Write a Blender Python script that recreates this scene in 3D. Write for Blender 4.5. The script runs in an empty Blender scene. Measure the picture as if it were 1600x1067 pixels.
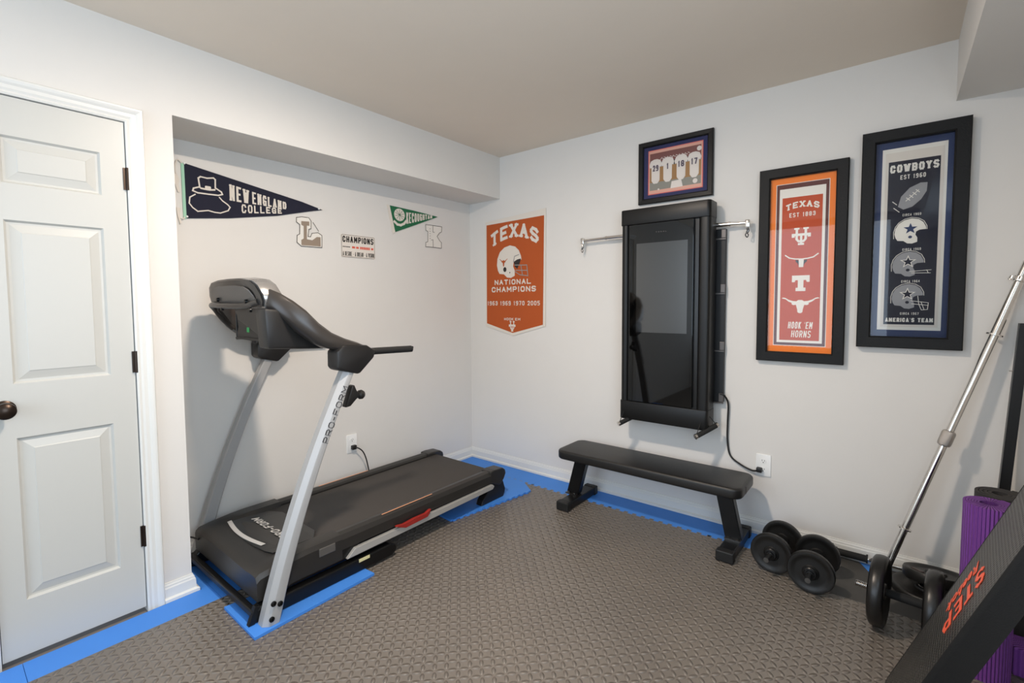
import bpy, bmesh, math, random
from mathutils import Vector, Matrix
random.seed(7)
PI = math.pi
scene = bpy.context.scene
COL = scene.collection

# ---------------------------------------------------------------- camera
CAM = Vector((2.8024, -2.9136, 1.3003))
YAW, PITCH, ROLL, FPX = 0.6798, -0.0537, -0.0059, 744.98
def cam_axes():
    cy, sy, cp, sp = math.cos(YAW), math.sin(YAW), math.cos(PITCH), math.sin(PITCH)
    f = Vector((-sy*cp, cy*cp, sp)); r = Vector((cy, sy, 0)); u = r.cross(f)
    cr, sr = math.cos(ROLL), math.sin(ROLL)
    return r*cr+u*sr, -r*sr+u*cr, f
_r, _u, _f = cam_axes()
cd = bpy.data.cameras.new('camera'); cam = bpy.data.objects.new('camera', cd); COL.objects.link(cam)
cd.sensor_fit = 'HORIZONTAL'; cd.sensor_width = 36.0; cd.lens = FPX/1600*36.0
cd.shift_y = -19.65/1600; cd.clip_start = 0.05
mw = Matrix((( _r.x, _u.x, -_f.x, CAM.x), (_r.y, _u.y, -_f.y, CAM.y), (_r.z, _u.z, -_f.z, CAM.z), (0, 0, 0, 1)))
cam.matrix_world = mw
scene.camera = cam
# ---------------------------------------------------------------- look and light
vs = scene.view_settings
vs.view_transform = 'Standard'; vs.look = 'None'; vs.exposure = 0.0; vs.gamma = 1.0; vs.use_curve_mapping = False
world = bpy.data.worlds.new('world'); scene.world = world; world.use_nodes = True
world.node_tree.nodes['Background'].inputs[0].default_value = (0.55, 0.72, 1.0, 1)
world.node_tree.nodes['Background'].inputs[1].default_value = 1.0
LAMP = Vector((1.62, -1.94, 2.41))
def area(name, loc, size, size_y, energy, color, rot):
    l = bpy.data.lights.new(name, 'AREA'); l.shape = 'RECTANGLE'; l.size = size; l.size_y = size_y
    l.energy = energy; l.color = color
    o = bpy.data.objects.new(name, l); o.location = loc; o.rotation_euler = rot; COL.objects.link(o); return o
# daylight through the window in the wall behind the camera
area('window_daylight', (1.55, -5.06, 1.5), 2.3, 1.7, 42, (0.76, 0.88, 1.0), (PI/2, 0, 0))
area('side_fill_light', (3.33, -2.75, 1.5), 1.5, 1.2, 29, (0.70, 0.86, 1.0), (PI/2, 0, PI/2))  # added fill from an invented side window, brightens the shaded areas

# ---------------------------------------------------------------- materials
MATS = {}
def mat(name, color, rough=0.5, metal=0.0, spec=0.5, bump=0.0, bscale=200.0, coat=0.0, mottled=0.0, mscale=8.0):
    m = bpy.data.materials.new(name); m.use_nodes = True
    nt = m.node_tree; b = nt.nodes['Principled BSDF']
    b.inputs['Base Color'].default_value = (*color, 1); b.inputs['Roughness'].default_value = rough
    b.inputs['Metallic'].default_value = metal; b.inputs['Specular IOR Level'].default_value = spec
    b.inputs['Coat Weight'].default_value = coat
    tc = nt.nodes.new('ShaderNodeNewGeometry')
    if bump:
        n = nt.nodes.new('ShaderNodeTexNoise'); n.inputs['Scale'].default_value = bscale; n.inputs['Detail'].default_value = 3
        bp = nt.nodes.new('ShaderNodeBump'); bp.inputs['Strength'].default_value = bump; bp.inputs['Distance'].default_value = 0.002
        nt.links.new(tc.outputs['Position'], n.inputs['Vector']); nt.links.new(n.outputs['Fac'], bp.inputs['Height'])
        nt.links.new(bp.outputs['Normal'], b.inputs['Normal'])
    if mottled:
        n = nt.nodes.new('ShaderNodeTexNoise'); n.inputs['Scale'].default_value = mscale; n.inputs['Detail'].default_value = 4
        mx = nt.nodes.new('ShaderNodeMix'); mx.data_type = 'RGBA'
        mx.inputs['A'].default_value = (*[c*(1-mottled) for c in color], 1)
        mx.inputs['B'].default_value = (*[min(1, c*(1+mottled)) for c in color], 1)
        nt.links.new(tc.outputs['Position'], n.inputs['Vector']); nt.links.new(n.outputs['Fac'], mx.inputs['Factor'])
        nt.links.new(mx.outputs['Result'], b.inputs['Base Color'])
    MATS[name] = m
    return m
def rgb(r, g, b):
    def l(c):
        c /= 255.0
        return c/12.92 if c <= 0.04045 else ((c+0.055)/1.055)**2.4
    return (l(r), l(g), l(b))
mat('wall_paint', rgb(222, 219, 214), 0.75, bump=0.08, bscale=350, spec=0.3, mottled=0.015)
mat('ceiling_paint', rgb(232, 220, 205), 0.85, bump=0.06, bscale=300, spec=0.2, mottled=0.015)
mat('trim_paint', rgb(222, 222, 218), 0.35)
mat('door_paint', rgb(197, 197, 192), 0.4)
mat('bronze', rgb(62, 52, 46), 0.32, metal=0.9)
mat('blue_foam', rgb(64, 132, 218), 0.6, bump=0.25, bscale=500, mottled=0.05)
mat('smooth_foam', rgb(70, 69, 67), 0.7, bump=0.4, bscale=600, mottled=0.12, mscale=30)
mat('subfloor', rgb(120, 112, 104), 0.9)
mat('black_plastic', rgb(24, 23, 23), 0.42, bump=0.1, bscale=700)
mat('hood_plastic', rgb(40, 38, 36), 0.38, bump=0.12, bscale=800)
mat('panel_plastic', rgb(22, 22, 22), 0.3)
mat('console_grey', rgb(96, 93, 90), 0.35, metal=0.2)
mat('console_silver', rgb(176, 174, 172), 0.25, metal=0.75)
mat('arm_plastic', rgb(52, 48, 45), 0.3, bump=0.05, bscale=900)
mat('silver_paint', rgb(172, 172, 172), 0.45, metal=0.3, bump=0.06, bscale=1200)
mat('silver_decal', rgb(196, 194, 190), 0.4, metal=0.2)
mat('orange_decal', rgb(226, 160, 120), 0.45)
mat('dark_decal', rgb(60, 60, 62), 0.5)
mat('belt', rgb(62, 58, 55), 0.75, bump=0.5, bscale=900)
mat('rail_silver', rgb(190, 188, 184), 0.4, metal=0.4)
mat('red_plastic', rgb(150, 38, 32), 0.4)
mat('yellow_tag', rgb(222, 212, 160), 0.5)
mat('green_tag', rgb(40, 150, 80), 0.5)
mat('black_metal', rgb(16, 16, 17), 0.35, metal=0.3)
mat('gym_black', rgb(22, 22, 22), 0.4, metal=0.35)
mat('gym_edge', rgb(14, 14, 14), 0.25)
mat('gym_glass', rgb(6, 6, 6), 0.03, spec=0.45)
mat('gym_display', rgb(20, 20, 19), 0.05, spec=1.0, coat=0.6)
mat('board_black', rgb(14, 16, 19), 0.5)
mat('bracket_grey', rgb(98, 94, 92), 0.4, metal=0.5)
mat('chrome', rgb(225, 222, 218), 0.12, metal=1.0)
mat('knurled_steel', rgb(190, 184, 178), 0.3, metal=1.0, bump=0.6, bscale=1500)
mat('white_plastic', rgb(238, 238, 236), 0.35)
mat('white_rubber', rgb(206, 206, 204), 0.5)
mat('slot_dark', rgb(70, 60, 58), 0.5)
mat('vinyl', rgb(24, 23, 22), 0.42, bump=0.25, bscale=500)
mat('rubber', rgb(18, 18, 18), 0.55, bump=0.2, bscale=500)
mat('iron_plate', rgb(20, 19, 18), 0.42, bump=0.25, bscale=400)
mat('vinyl_plate', rgb(22, 21, 20), 0.33, bump=0.1, bscale=300)
mat('steel_dark', rgb(120, 118, 116), 0.3, metal=1.0)
mat('foam_grip', rgb(22, 22, 22), 0.8, bump=0.5, bscale=500)
mat('black_foam_mat', rgb(48, 46, 45), 0.85, bump=0.4, bscale=500)
mat('step_skirt', rgb(20, 20, 20), 0.6, spec=0.25, bump=0.25, bscale=400)
mat('orange_print', rgb(236, 92, 60), 0.5)
mat('navy_felt', rgb(27, 28, 46), 0.9, bump=0.5, bscale=900)
mat('cream_felt', rgb(222, 214, 203), 0.9, bump=0.3, bscale=900)
mat('seafoam', rgb(160, 205, 180), 0.8)
mat('green_felt', rgb(34, 104, 68), 0.9, bump=0.5, bscale=900)
mat('taupe', rgb(148, 132, 116), 0.8)
mat('white_card', rgb(230, 226, 218), 0.7)
mat('dark_line', rgb(60, 52, 46), 0.7)
mat('plate_white', rgb(226, 218, 208), 0.4)
mat('print_black', rgb(38, 34, 32), 0.6)
mat('print_red', rgb(214, 92, 70), 0.6)
mat('burnt_orange', rgb(181, 84, 34), 0.9, bump=0.6, bscale=900, mottled=0.08, mscale=300)
mat('grey_thread', rgb(150, 146, 142), 0.8)
mat('dark_thread', rgb(46, 40, 38), 0.8)
mat('frame_black', rgb(15, 15, 16), 0.4, spec=0.3)
mat('frame_black_grain', rgb(18, 18, 18), 0.5, spec=0.25, bump=0.5, bscale=250)
mat('mat_navy', rgb(38, 44, 92), 0.85)
mat('mat_pink', rgb(226, 120, 110), 0.8)
mat('mat_orange', rgb(245, 128, 40), 0.85)
mat('mat_maroon', rgb(92, 48, 44), 0.85)
mat('mat_white', rgb(232, 228, 218), 0.85)
mat('mat_blue', rgb(34, 52, 92), 0.85)
mat('texas_red', rgb(190, 74, 32), 0.9, bump=0.4, bscale=900)
mat('cowboy_navy', rgb(18, 22, 42), 0.9, bump=0.4, bscale=900)
mat('cowboy_grey', rgb(150, 150, 152), 0.8)
mat('photo_maroon', rgb(122, 70, 64), 0.5)
mat('photo_dark', rgb(52, 52, 54), 0.5)
mat('photo_wood', rgb(160, 118, 66), 0.5)
mat('photo_white', rgb(222, 214, 206), 0.5)
mat('photo_peach', rgb(222, 170, 150), 0.5)
mat('photo_grey', rgb(140, 138, 128), 0.5)
mat('photo_number', rgb(70, 56, 80), 0.5)
mat('screw', rgb(20, 20, 20), 0.3, metal=0.6)

def thin_glass(name):
    m = bpy.data.materials.new(name); m.use_nodes = True; nt = m.node_tree
    for n in list(nt.nodes): nt.nodes.remove(n)
    out = nt.nodes.new('ShaderNodeOutputMaterial'); mix = nt.nodes.new('ShaderNodeMixShader')
    t = nt.nodes.new('ShaderNodeBsdfTransparent'); g = nt.nodes.new('ShaderNodeBsdfGlossy'); g.inputs['Roughness'].default_value = 0.02
    fr = nt.nodes.new('ShaderNodeFresnel'); fr.inputs['IOR'].default_value = 1.5
    nt.links.new(fr.outputs[0], mix.inputs[0]); nt.links.new(t.outputs[0], mix.inputs[1]); nt.links.new(g.outputs[0], mix.inputs[2])
    nt.links.new(mix.outputs[0], out.inputs[0]); MATS[name] = m
thin_glass('picture_glass')

def math_node(nt, op, a, b=None, clamp=False):
    n = nt.nodes.new('ShaderNodeMath'); n.operation = op; n.use_clamp = clamp
    for i, v in enumerate((a, b)):
        if v is None: continue
        if isinstance(v, (int, float)): n.inputs[i].default_value = v
        else: nt.links.new(v, n.inputs[i])
    return n.outputs[0]

def tread_foam():
    """grey EVA foam: raised lozenges, every other one turned a quarter turn"""
    m = mat('grey_foam', rgb(104, 97, 90), 0.36, spec=0.6)
    nt = m.node_tree; b = nt.nodes['Principled BSDF']
    geo = [n for n in nt.nodes if n.type == 'NEW_GEOMETRY'][0]
    sep = nt.nodes.new('ShaderNodeSeparateXYZ'); nt.links.new(geo.outputs['Position'], sep.inputs[0])
    P = 0.0295
    M = lambda op, a, b=None, c=False: math_node(nt, op, a, b, c)
    x = M('DIVIDE', sep.outputs['X'], P); y = M('DIVIDE', sep.outputs['Y'], P)
    ix = M('FLOOR', x); iy = M('FLOOR', y)
    fx = M('SUBTRACT', M('SUBTRACT', x, ix), 0.5); fy = M('SUBTRACT', M('SUBTRACT', y, iy), 0.5)
    par = M('ABSOLUTE', M('MODULO', M('ADD', ix, iy), 2.0))
    sgn = M('SUBTRACT', M('MULTIPLY', par, 2.0), 1.0)
    fy2 = M('MULTIPLY', fy, sgn)
    u = M('ADD', fx, fy2); v = M('SUBTRACT', fx, fy2)
    d = M('ADD', M('POWER', M('DIVIDE', M('ABSOLUTE', u), 0.74), 2.0), M('POWER', M('DIVIDE', M('ABSOLUTE', v), 0.38), 2.0))
    h = M('SUBTRACT', 1.0, d, True)
    h = M('POWER', h, 0.9)
    bp = nt.nodes.new('ShaderNodeBump'); bp.inputs['Strength'].default_value = 1.0; bp.inputs['Distance'].default_value = 0.0055
    nt.links.new(h, bp.inputs['Height'])
    n = nt.nodes.new('ShaderNodeTexNoise'); n.inputs['Scale'].default_value = 900; nt.links.new(geo.outputs['Position'], n.inputs['Vector'])
    bp2 = nt.nodes.new('ShaderNodeBump'); bp2.inputs['Strength'].default_value = 0.2; bp2.inputs['Distance'].default_value = 0.001
    nt.links.new(n.outputs['Fac'], bp2.inputs['Height']); nt.links.new(bp.outputs['Normal'], bp2.inputs['Normal'])
    nt.links.new(bp2.outputs['Normal'], b.inputs['Normal'])
    # scuffing: broad worn patches
    n2 = nt.nodes.new('ShaderNodeTexNoise'); n2.inputs['Scale'].default_value = 2.2; n2.inputs['Detail'].default_value = 5
    nt.links.new(geo.outputs['Position'], n2.inputs['Vector'])
    mx = nt.nodes.new('ShaderNodeMix'); mx.data_type = 'RGBA'
    mx.inputs['A'].default_value = (*rgb(98, 92, 86), 1); mx.inputs['B'].default_value = (*rgb(120, 112, 103), 1)
    nt.links.new(n2.outputs['Fac'], mx.inputs['Factor']); nt.links.new(mx.outputs['Result'], b.inputs['Base Color'])
tread_foam()

def dimple_rubber():
    """black rubber with small raised pips in staggered rows (object space)"""
    m = mat('dimple_rubber', rgb(46, 45, 42), 0.38)
    nt = m.node_tree; b = nt.nodes['Principled BSDF']
    tc = nt.nodes.new('ShaderNodeTexCoord'); sep = nt.nodes.new('ShaderNodeSeparateXYZ'); nt.links.new(tc.outputs['Object'], sep.inputs[0])
    M = lambda op, a, b=None, c=False: math_node(nt, op, a, b, c)
    P = 0.0135
    y = M('DIVIDE', sep.outputs['Y'], P); iy = M('FLOOR', y)
    x = M('ADD', M('DIVIDE', sep.outputs['X'], P), M('MULTIPLY', M('ABSOLUTE', M('MODULO', iy, 2.0)), 0.5))
    fx = M('SUBTRACT', M('FRACT', x), 0.5); fy = M('SUBTRACT', M('FRACT', y), 0.5)
    d = M('ADD', M('POWER', M('ABSOLUTE', fx), 2.0), M('POWER', M('ABSOLUTE', fy), 2.0))
    h = M('SUBTRACT', 1.0, M('DIVIDE', d, 0.16), True)
    bp = nt.nodes.new('ShaderNodeBump'); bp.inputs['Strength'].default_value = 1.0; bp.inputs['Distance'].default_value = 0.007
    nt.links.new(h, bp.inputs['Height']); nt.links.new(bp.outputs['Normal'], b.inputs['Normal'])
dimple_rubber()

def ribbed_purple():
    m = mat('purple_foam', rgb(128, 66, 160), 0.7)
    nt = m.node_tree; b = nt.nodes['Principled BSDF']
    tc = nt.nodes.new('ShaderNodeTexCoord'); sep = nt.nodes.new('ShaderNodeSeparateXYZ'); nt.links.new(tc.outputs['Object'], sep.inputs[0])
    M = lambda op, a, b=None, c=False: math_node(nt, op, a, b, c)
    ang = M('ARCTAN2', sep.outputs['Y'], sep.outputs['X'])
    w = M('SINE', M('MULTIPLY', ang, 44.0))
    bp = nt.nodes.new('ShaderNodeBump'); bp.inputs['Strength'].default_value = 1.0; bp.inputs['Distance'].default_value = 0.003
    nt.links.new(w, bp.inputs['Height']); nt.links.new(bp.outputs['Normal'], b.inputs['Normal'])
ribbed_purple()
def emissive(name, color, strength):
    m = bpy.data.materials.new(name); m.use_nodes = True; b = m.node_tree.nodes['Principled BSDF']
    b.inputs['Base Color'].default_value = (0.9, 0.9, 0.88, 1)
    b.inputs['Emission Color'].default_value = (*color, 1); b.inputs['Emission Strength'].default_value = strength
    MATS[name] = m
emissive('lamp_diffuser', (1.0, 0.85, 0.71), 690.0)

# ---------------------------------------------------------------- mesh helpers
def bm_new(): return bmesh.new()
def finish(bm, smooth=False, angle=35):
    bmesh.ops.recalc_face_normals(bm, faces=bm.faces)
    if smooth:
        for f in bm.faces: f.smooth = True
        lim = math.radians(angle)
        for e in bm.edges:
            if len(e.link_faces) == 2 and e.calc_face_angle(0) > lim: e.smooth = False
def is_local(p):
    while p is not None:
        if p.name in LOCAL: return True
        p = p.parent
    return False
LOCAL = set()
def obj(name, bm, material, parent=None, smooth=False, angle=35, recalc=True):
    if recalc: finish(bm, smooth, angle)
    me = bpy.data.meshes.new(name)
    o = bpy.data.objects.new(name, me); COL.objects.link(o)
    if parent is None:
        if bm.verts:
            xs = [v.co.x for v in bm.verts]; ys = [v.co.y for v in bm.verts]; zs = [v.co.z for v in bm.verts]
            c = Vector(((min(xs)+max(xs))/2, (min(ys)+max(ys))/2, min(zs)))
        else: c = Vector()
        bm.transform(Matrix.Translation(-c)); o.location = c
    else:
        base = Vector()
        p = parent
        while p is not None: base += p.location; p = p.parent
        if not is_local(parent): bm.transform(Matrix.Translation(-base))
        o.parent = parent
    bm.to_mesh(me); bm.free()
    me.materials.append(MATS[material] if isinstance(material, str) else material)
    return o
def tag(o, label=None, cat=None, group=None, kind=None):
    if label: o['label'] = label
    if cat: o['category'] = cat
    if group: o['group'] = group
    if kind: o['kind'] = kind
    return o
def thing(name, label, cat, loc, group=None):
    o = bpy.data.objects.new(name, None); COL.objects.link(o); o.location = loc; o.empty_display_size = 0.05
    return tag(o, label, cat, group)
def struct(name, bm, m, smooth=False): return tag(obj(name, bm, m, smooth=smooth), kind='structure')

def bevel_all(bm, geom_verts, w, seg=2, limit=30):
    vs_ = set(geom_verts)
    es = [e for e in bm.edges if e.verts[0] in vs_ and e.verts[1] in vs_ and len(e.link_faces) == 2 and e.calc_face_angle(0) > math.radians(limit)]
    bmesh.ops.bevel(bm, geom=es, offset=w, segments=seg, affect='EDGES', profile=0.5)
def box(bm, x0, x1, y0, y1, z0, z1, bev=0, seg=2, M=None):
    vs_ = [bm.verts.new((x, y, z)) for x in (x0, x1) for y in (y0, y1) for z in (z0, z1)]
    for q in ((0, 1, 3, 2), (4, 6, 7, 5), (0, 4, 5, 1), (2, 3, 7, 6), (0, 2, 6, 4), (1, 5, 7, 3)):
        bm.faces.new([vs_[i] for i in q])
    if M is not None:
        for v in vs_: v.co = M @ v.co
    if bev: 
        bmesh.ops.recalc_face_normals(bm, faces=[f for f in bm.faces if all(v in vs_ for v in f.verts)])
        bevel_all(bm, vs_, bev, seg)
def frame_of(d):
    d = d.normalized(); a = Vector((0, 0, 1)) if abs(d.z) < 0.9 else Vector((1, 0, 0))
    u = d.cross(a).normalized(); return u, d.cross(u).normalized(), d
def lathe(bm, prof, origin, axis, seg=32, cap=True):
    """prof: list of (distance along axis, radius)"""
    u, v, d = frame_of(Vector(axis)); o = Vector(origin); rings = []
    for t, r in prof:
        if r < 1e-6: rings.append([bm.verts.new(o+d*t)])
        else: rings.append([bm.verts.new(o+d*t+(u*math.cos(a)+v*math.sin(a))*r) for a in [2*PI*i/seg for i in range(seg)]])
    for A, B in zip(rings, rings[1:]):
        if len(A) == 1 and len(B) == 1: continue
        for i in range(seg):
            j = (i+1) % seg
            if len(A) == 1: bm.faces.new((A[0], B[i], B[j]))
            elif len(B) == 1: bm.faces.new((A[i], B[0], A[j]))
            else: bm.faces.new((A[i], B[i], B[j], A[j]))
    if cap:
        for R in (rings[0], rings[-1]):
            if len(R) > 1: bm.faces.new(R)
def cyl(bm, p0, p1, r0, r1=None, seg=24):
    p0, p1 = Vector(p0), Vector(p1); r1 = r0 if r1 is None else r1
    lathe(bm, [(0, r0), ((p1-p0).length, r1)], p0, p1-p0, seg)
def spline(pts, n=8):
    pts = [Vector(p) for p in pts]; P = [pts[0]*2-pts[1]]+pts+[pts[-1]*2-pts[-2]]; out = []
    for i in range(1, len(P)-2):
        for k in range(n):
            t = k/n; a, b, c, d = P[i-1], P[i], P[i+1], P[i+2]
            out.append(0.5*((2*b)+(c-a)*t+(2*a-5*b+4*c-d)*t*t+(3*b-a-3*c+d)*t**3))
    out.append(pts[-1]); return out
def tube(bm, pts, r, seg=10, smooth_n=8, closed=False):
    P = spline(pts, smooth_n) if smooth_n else [Vector(p) for p in pts]
    rings = []; prev = None
    for i, p in enumerate(P):
        d = (P[min(i+1, len(P)-1)]-P[max(i-1, 0)]).normalized()
        if prev is None: u = frame_of(d)[0]
        else: u = (prev-d*prev.dot(d)).normalized()
        prev = u; v = d.cross(u); rr = r(i/(len(P)-1)) if callable(r) else r
        rings.append([bm.verts.new(p+(u*math.cos(a)+v*math.sin(a))*rr) for a in [2*PI*k/seg for k in range(seg)]])
    for A, B in zip(rings, rings[1:]):
        for k in range(seg): bm.faces.new((A[k], B[k], B[(k+1) % seg], A[(k+1) % seg]))
    bm.faces.new(rings[0]); bm.faces.new(rings[-1])
def loft(bm, rings, cap=True):
    R = [[bm.verts.new(p) for p in ring] for ring in rings]; n = len(R[0])
    for A, B in zip(R, R[1:]):
        for k in range(n): bm.faces.new((A[k], B[k], B[(k+1) % n], A[(k+1) % n]))
    if cap: bm.faces.new(R[0]); bm.faces.new(R[-1])
    return R
def prism(bm, poly, fn, w0, w1, bev=0, seg=2):
    """extrude 2D poly; fn(u, v, w) -> point"""
    A = [bm.verts.new(fn(u, v, w0)) for u, v in poly]; B = [bm.verts.new(fn(u, v, w1)) for u, v in poly]; n = len(poly)
    fs = [bm.faces.new(A), bm.faces.new(B)]
    for i in range(n): fs.append(bm.faces.new((A[i], A[(i+1) % n], B[(i+1) % n], B[i])))
    if bev:
        bmesh.ops.recalc_face_normals(bm, faces=fs); bevel_all(bm, A+B, bev, seg)
def XY(u, v, w): return Vector((u, v, w))
def YZ(u, v, w): return Vector((w, u, v))
def rrect(x0, x1, y0, y1, r, n=5):
    out = []
    for cx, cy, a0 in ((x1-r, y1-r, 0), (x0+r, y1-r, 90), (x0+r, y0+r, 180), (x1-r, y0+r, 270)):
        for k in range(n+1):
            a = math.radians(a0+90*k/n); out.append((cx+r*math.cos(a), cy+r*math.sin(a)))
    return out
def circle(cx, cy, r, n=28, ry=None): return [(cx+r*math.cos(2*PI*i/n), cy+(ry or r)*math.sin(2*PI*i/n)) for i in range(n)]
# flat graphics: fn maps (u, v, w) of a panel to the world
_lift = [0]
def flat(bm, poly, fn, w, t=0.0006):
    _lift[0] = (_lift[0]+1) % 9          # neighbouring strokes overlap: keep their faces a hair apart
    prism(bm, poly, fn, w, w+t+_lift[0]*0.00004)
def stroke(bm, pts, width, fn, w, t=0.0006, closed=False, caps=True):
    n = len(pts); rng = range(n if closed else n-1)
    for i in rng:
        a = Vector(pts[i]); b = Vector(pts[(i+1) % n]); d = (b-a)
        if d.length < 1e-9: continue
        d.normalize(); nrm = Vector((-d.y, d.x))*width/2; e = d*width*0.5*(0.85 if caps else 0)
        q = [a-e+nrm, b+e+nrm, b+e-nrm, a-e-nrm]; flat(bm, [tuple(p) for p in q], fn, w, t)

# block stroke letters on a 0..1 by 0..1 cell
C = 0.22
GL = {
 'A': [[(0, 0), (0.5, 1), (1, 0)], [(0.2, 0.36), (0.8, 0.36)]],
 'B': [[(0, 0), (0, 1), (1-C, 1), (1, 1-C*0.8), (1, 0.5+C*0.6), (1-C, 0.5), (0, 0.5)], [(1-C, 0.5), (1, 0.5-C*0.6), (1, C*0.8), (1-C, 0), (0, 0)]],
 'C': [[(1, 1-C*1.2), (1-C, 1), (C, 1), (0, 1-C), (0, C), (C, 0), (1-C, 0), (1, C*1.2)]],
 'D': [[(0, 0), (0, 1), (1-C, 1), (1, 1-C), (1, C), (1-C, 0), (0, 0)]],
 'E': [[(1, 1), (0, 1), (0, 0), (1, 0)], [(0, 0.5), (0.75, 0.5)]],
 'F': [[(1, 1), (0, 1), (0, 0)], [(0, 0.5), (0.75, 0.5)]],
 'G': [[(1, 1-C), (1-C, 1), (C, 1), (0, 1-C), (0, C), (C, 0), (1, 0), (1, 0.45), (0.55, 0.45)]],
 'H': [[(0, 0), (0, 1)], [(1, 0), (1, 1)], [(0, 0.5), (1, 0.5)]],
 'I': [[(0.5, 0), (0.5, 1)]],
 'K': [[(0, 0), (0, 1)], [(1, 1), (0.1, 0.45)], [(0.35, 0.6), (1, 0)]],
 'L': [[(0, 1), (0, 0), (1, 0)]],
 'M': [[(0, 0), (0, 1), (0.5, 0.35), (1, 1), (1, 0)]],
 'N': [[(0, 0), (0, 1), (1, 0), (1, 1)]],
 'O': [[(C, 0), (0, C), (0, 1-C), (C, 1), (1-C, 1), (1, 1-C), (1, C), (1-C, 0), (C, 0)]],
 'P': [[(0, 0), (0, 1), (1-C, 1), (1, 1-C), (1, 0.5+C*0.7), (1-C, 0.45), (0, 0.45)]],
 'R': [[(0, 0), (0, 1), (1-C, 1), (1, 1-C), (1, 0.5+C*0.7), (1-C, 0.45), (0, 0.45)], [(0.55, 0.45), (1, 0)]],
 'S': [[(1, 0.88), (1-C, 1), (C, 1), (0, 1-C), (0, 0.66), (C, 0.54), (1-C, 0.46), (1, 0.34), (1, C), (1-C, 0), (C, 0), (0, 0.12)]],
 'T': [[(0, 1), (1, 1)], [(0.5, 1), (0.5, 0)]],
 'U': [[(0, 1), (0, C), (C, 0), (1-C, 0), (1, C), (1, 1)]],
 'V': [[(0, 1), (0.5, 0), (1, 1)]],
 'W': [[(0, 1), (0.25, 0), (0.5, 0.75), (0.75, 0), (1, 1)]],
 'X': [[(0, 0), (1, 1)], [(0, 1), (1, 0)]],
 'Y': [[(0, 1), (0.5, 0.5), (1, 1)], [(0.5, 0.5), (0.5, 0)]],
 '0': [[(C, 0), (0, C), (0, 1-C), (C, 1), (1-C, 1), (1, 1-C), (1, C), (1-C, 0), (C, 0)]],
 '1': [[(0.2, 0.8), (0.5, 1), (0.5, 0)]],
 '2': [[(0, 1-C), (C, 1), (1-C, 1), (1, 1-C), (1, 0.6), (0, 0), (1, 0)]],
 '3': [[(0, 1-C), (C, 1), (1-C, 1), (1, 1-C), (1, 0.62), (0.75, 0.5), (1, 0.38), (1, C), (1-C, 0), (C, 0), (0, C)], [(0.4, 0.5), (0.75, 0.5)]],
 '4': [[(0.7, 0), (0.7, 1), (0, 0.3), (1, 0.3)]],
 '5': [[(1, 1), (0, 1), (0, 0.55), (1-C, 0.55), (1, 0.4), (1, C), (1-C, 0), (0, 0)]],
 '6': [[(1, 1), (C, 1), (0, 1-C), (0, C), (C, 0), (1-C, 0), (1, C), (1, 0.35), (1-C, 0.55), (0, 0.55)]],
 '7': [[(0, 1), (1, 1), (0.4, 0)]],
 '8': [[(C, 0.5), (0, 0.65), (0, 1-C*0.7), (C, 1), (1-C, 1), (1, 1-C*0.7), (1, 0.65), (1-C, 0.5), (C, 0.5), (0, 0.35), (0, C*0.7), (C, 0), (1-C, 0), (1, C*0.7), (1, 0.35), (1-C, 0.5)]],
 '9': [[(0, 0), (1-C, 0), (1, C), (1, 1-C), (1-C, 1), (C, 1), (0, 1-C), (0, 0.65), (C, 0.45), (1, 0.45)]],
 '-': [[(0.1, 0.45), (0.9, 0.45)]], '.': [[(0.4, 0.0), (0.6, 0.0)]], "'": [[(0.5, 1), (0.45, 0.75)]], ' ': [],
}
SERIF = {'A': [(0, 0), (1, 0)], 'T': [(0.5, 0)], 'X': [(0, 0), (1, 1), (0, 1), (1, 0)], 'N': [(0, 0), (0, 1), (1, 1)], 'W': [(0, 1), (1, 1)],
         'H': [(0, 0), (0, 1), (1, 0), (1, 1)], 'K': [(0, 0), (0, 1), (1, 1), (1, 0)], 'I': [(0.5, 0), (0.5, 1)], 'Y': [(0, 1), (1, 1), (0.5, 0)],
         'U': [(0, 1), (1, 1)], 'M': [(0, 0), (1, 0)], 'R': [(0, 0), (1, 0)], 'P': [(0, 0)], 'F': [(0, 0)], 'L': [(0, 1)], 'V': [(0, 1), (1, 1)]}
WID = {'I': 0.35, '1': 0.6, "'": 0.3, '.': 0.3, '-': 0.7, 'M': 1.15, 'W': 1.2, ' ': 0.55}
def letters(bm, text, u0, u1, v, h, fn, w, sw=0.16, gap=0.34, serif=False, warp=None, heights=None, t=0.0006):
    """write text from u0 to u1 on baseline v, cap height h. sw: stroke width as part of h. warp(u, v) -> (u, v); heights(k)->h"""
    ws = [WID.get(c, 1.0) for c in text]; tot = sum(ws)+gap*(len(text)-1); s = (u1-u0)/tot; u = u0
    for c, wd in zip(text, ws):
        hh = heights((u-u0)/(u1-u0)) if heights else h
        lw = min(sw*h, s*wd*0.42)
        if c in 'I1': lw = sw*h*0.9
        def P(p):
            q = (u+lw/2+p[0]*(s*wd-lw), v+lw/2+p[1]*(hh-lw))
            return warp(*q) if warp else q
        for st in GL[c]:
            pts = []
            for a, b in zip(st, st[1:]):
                for k in range(2): pts.append((a[0]+(b[0]-a[0])*k/2, a[1]+(b[1]-a[1])*k/2))
            pts.append(st[-1])
            stroke(bm, [P(p) for p in pts], lw, fn, w, t)
        if serif:
            for sx, sy in SERIF.get(c, []):
                e = 0.22
                stroke(bm, [P((sx-e, sy)), P((sx+e, sy))], lw*0.7, fn, w, t)
        u += s*(wd+gap)
def star(cx, cy, R, rot=90, ry=1.0): 
    return [(cx+(R if i % 2 == 0 else R*0.4)*math.cos(math.radians(rot+36*i)), cy+ry*(R if i % 2 == 0 else R*0.4)*math.sin(math.radians(rot+36*i))) for i in range(10)]

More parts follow.
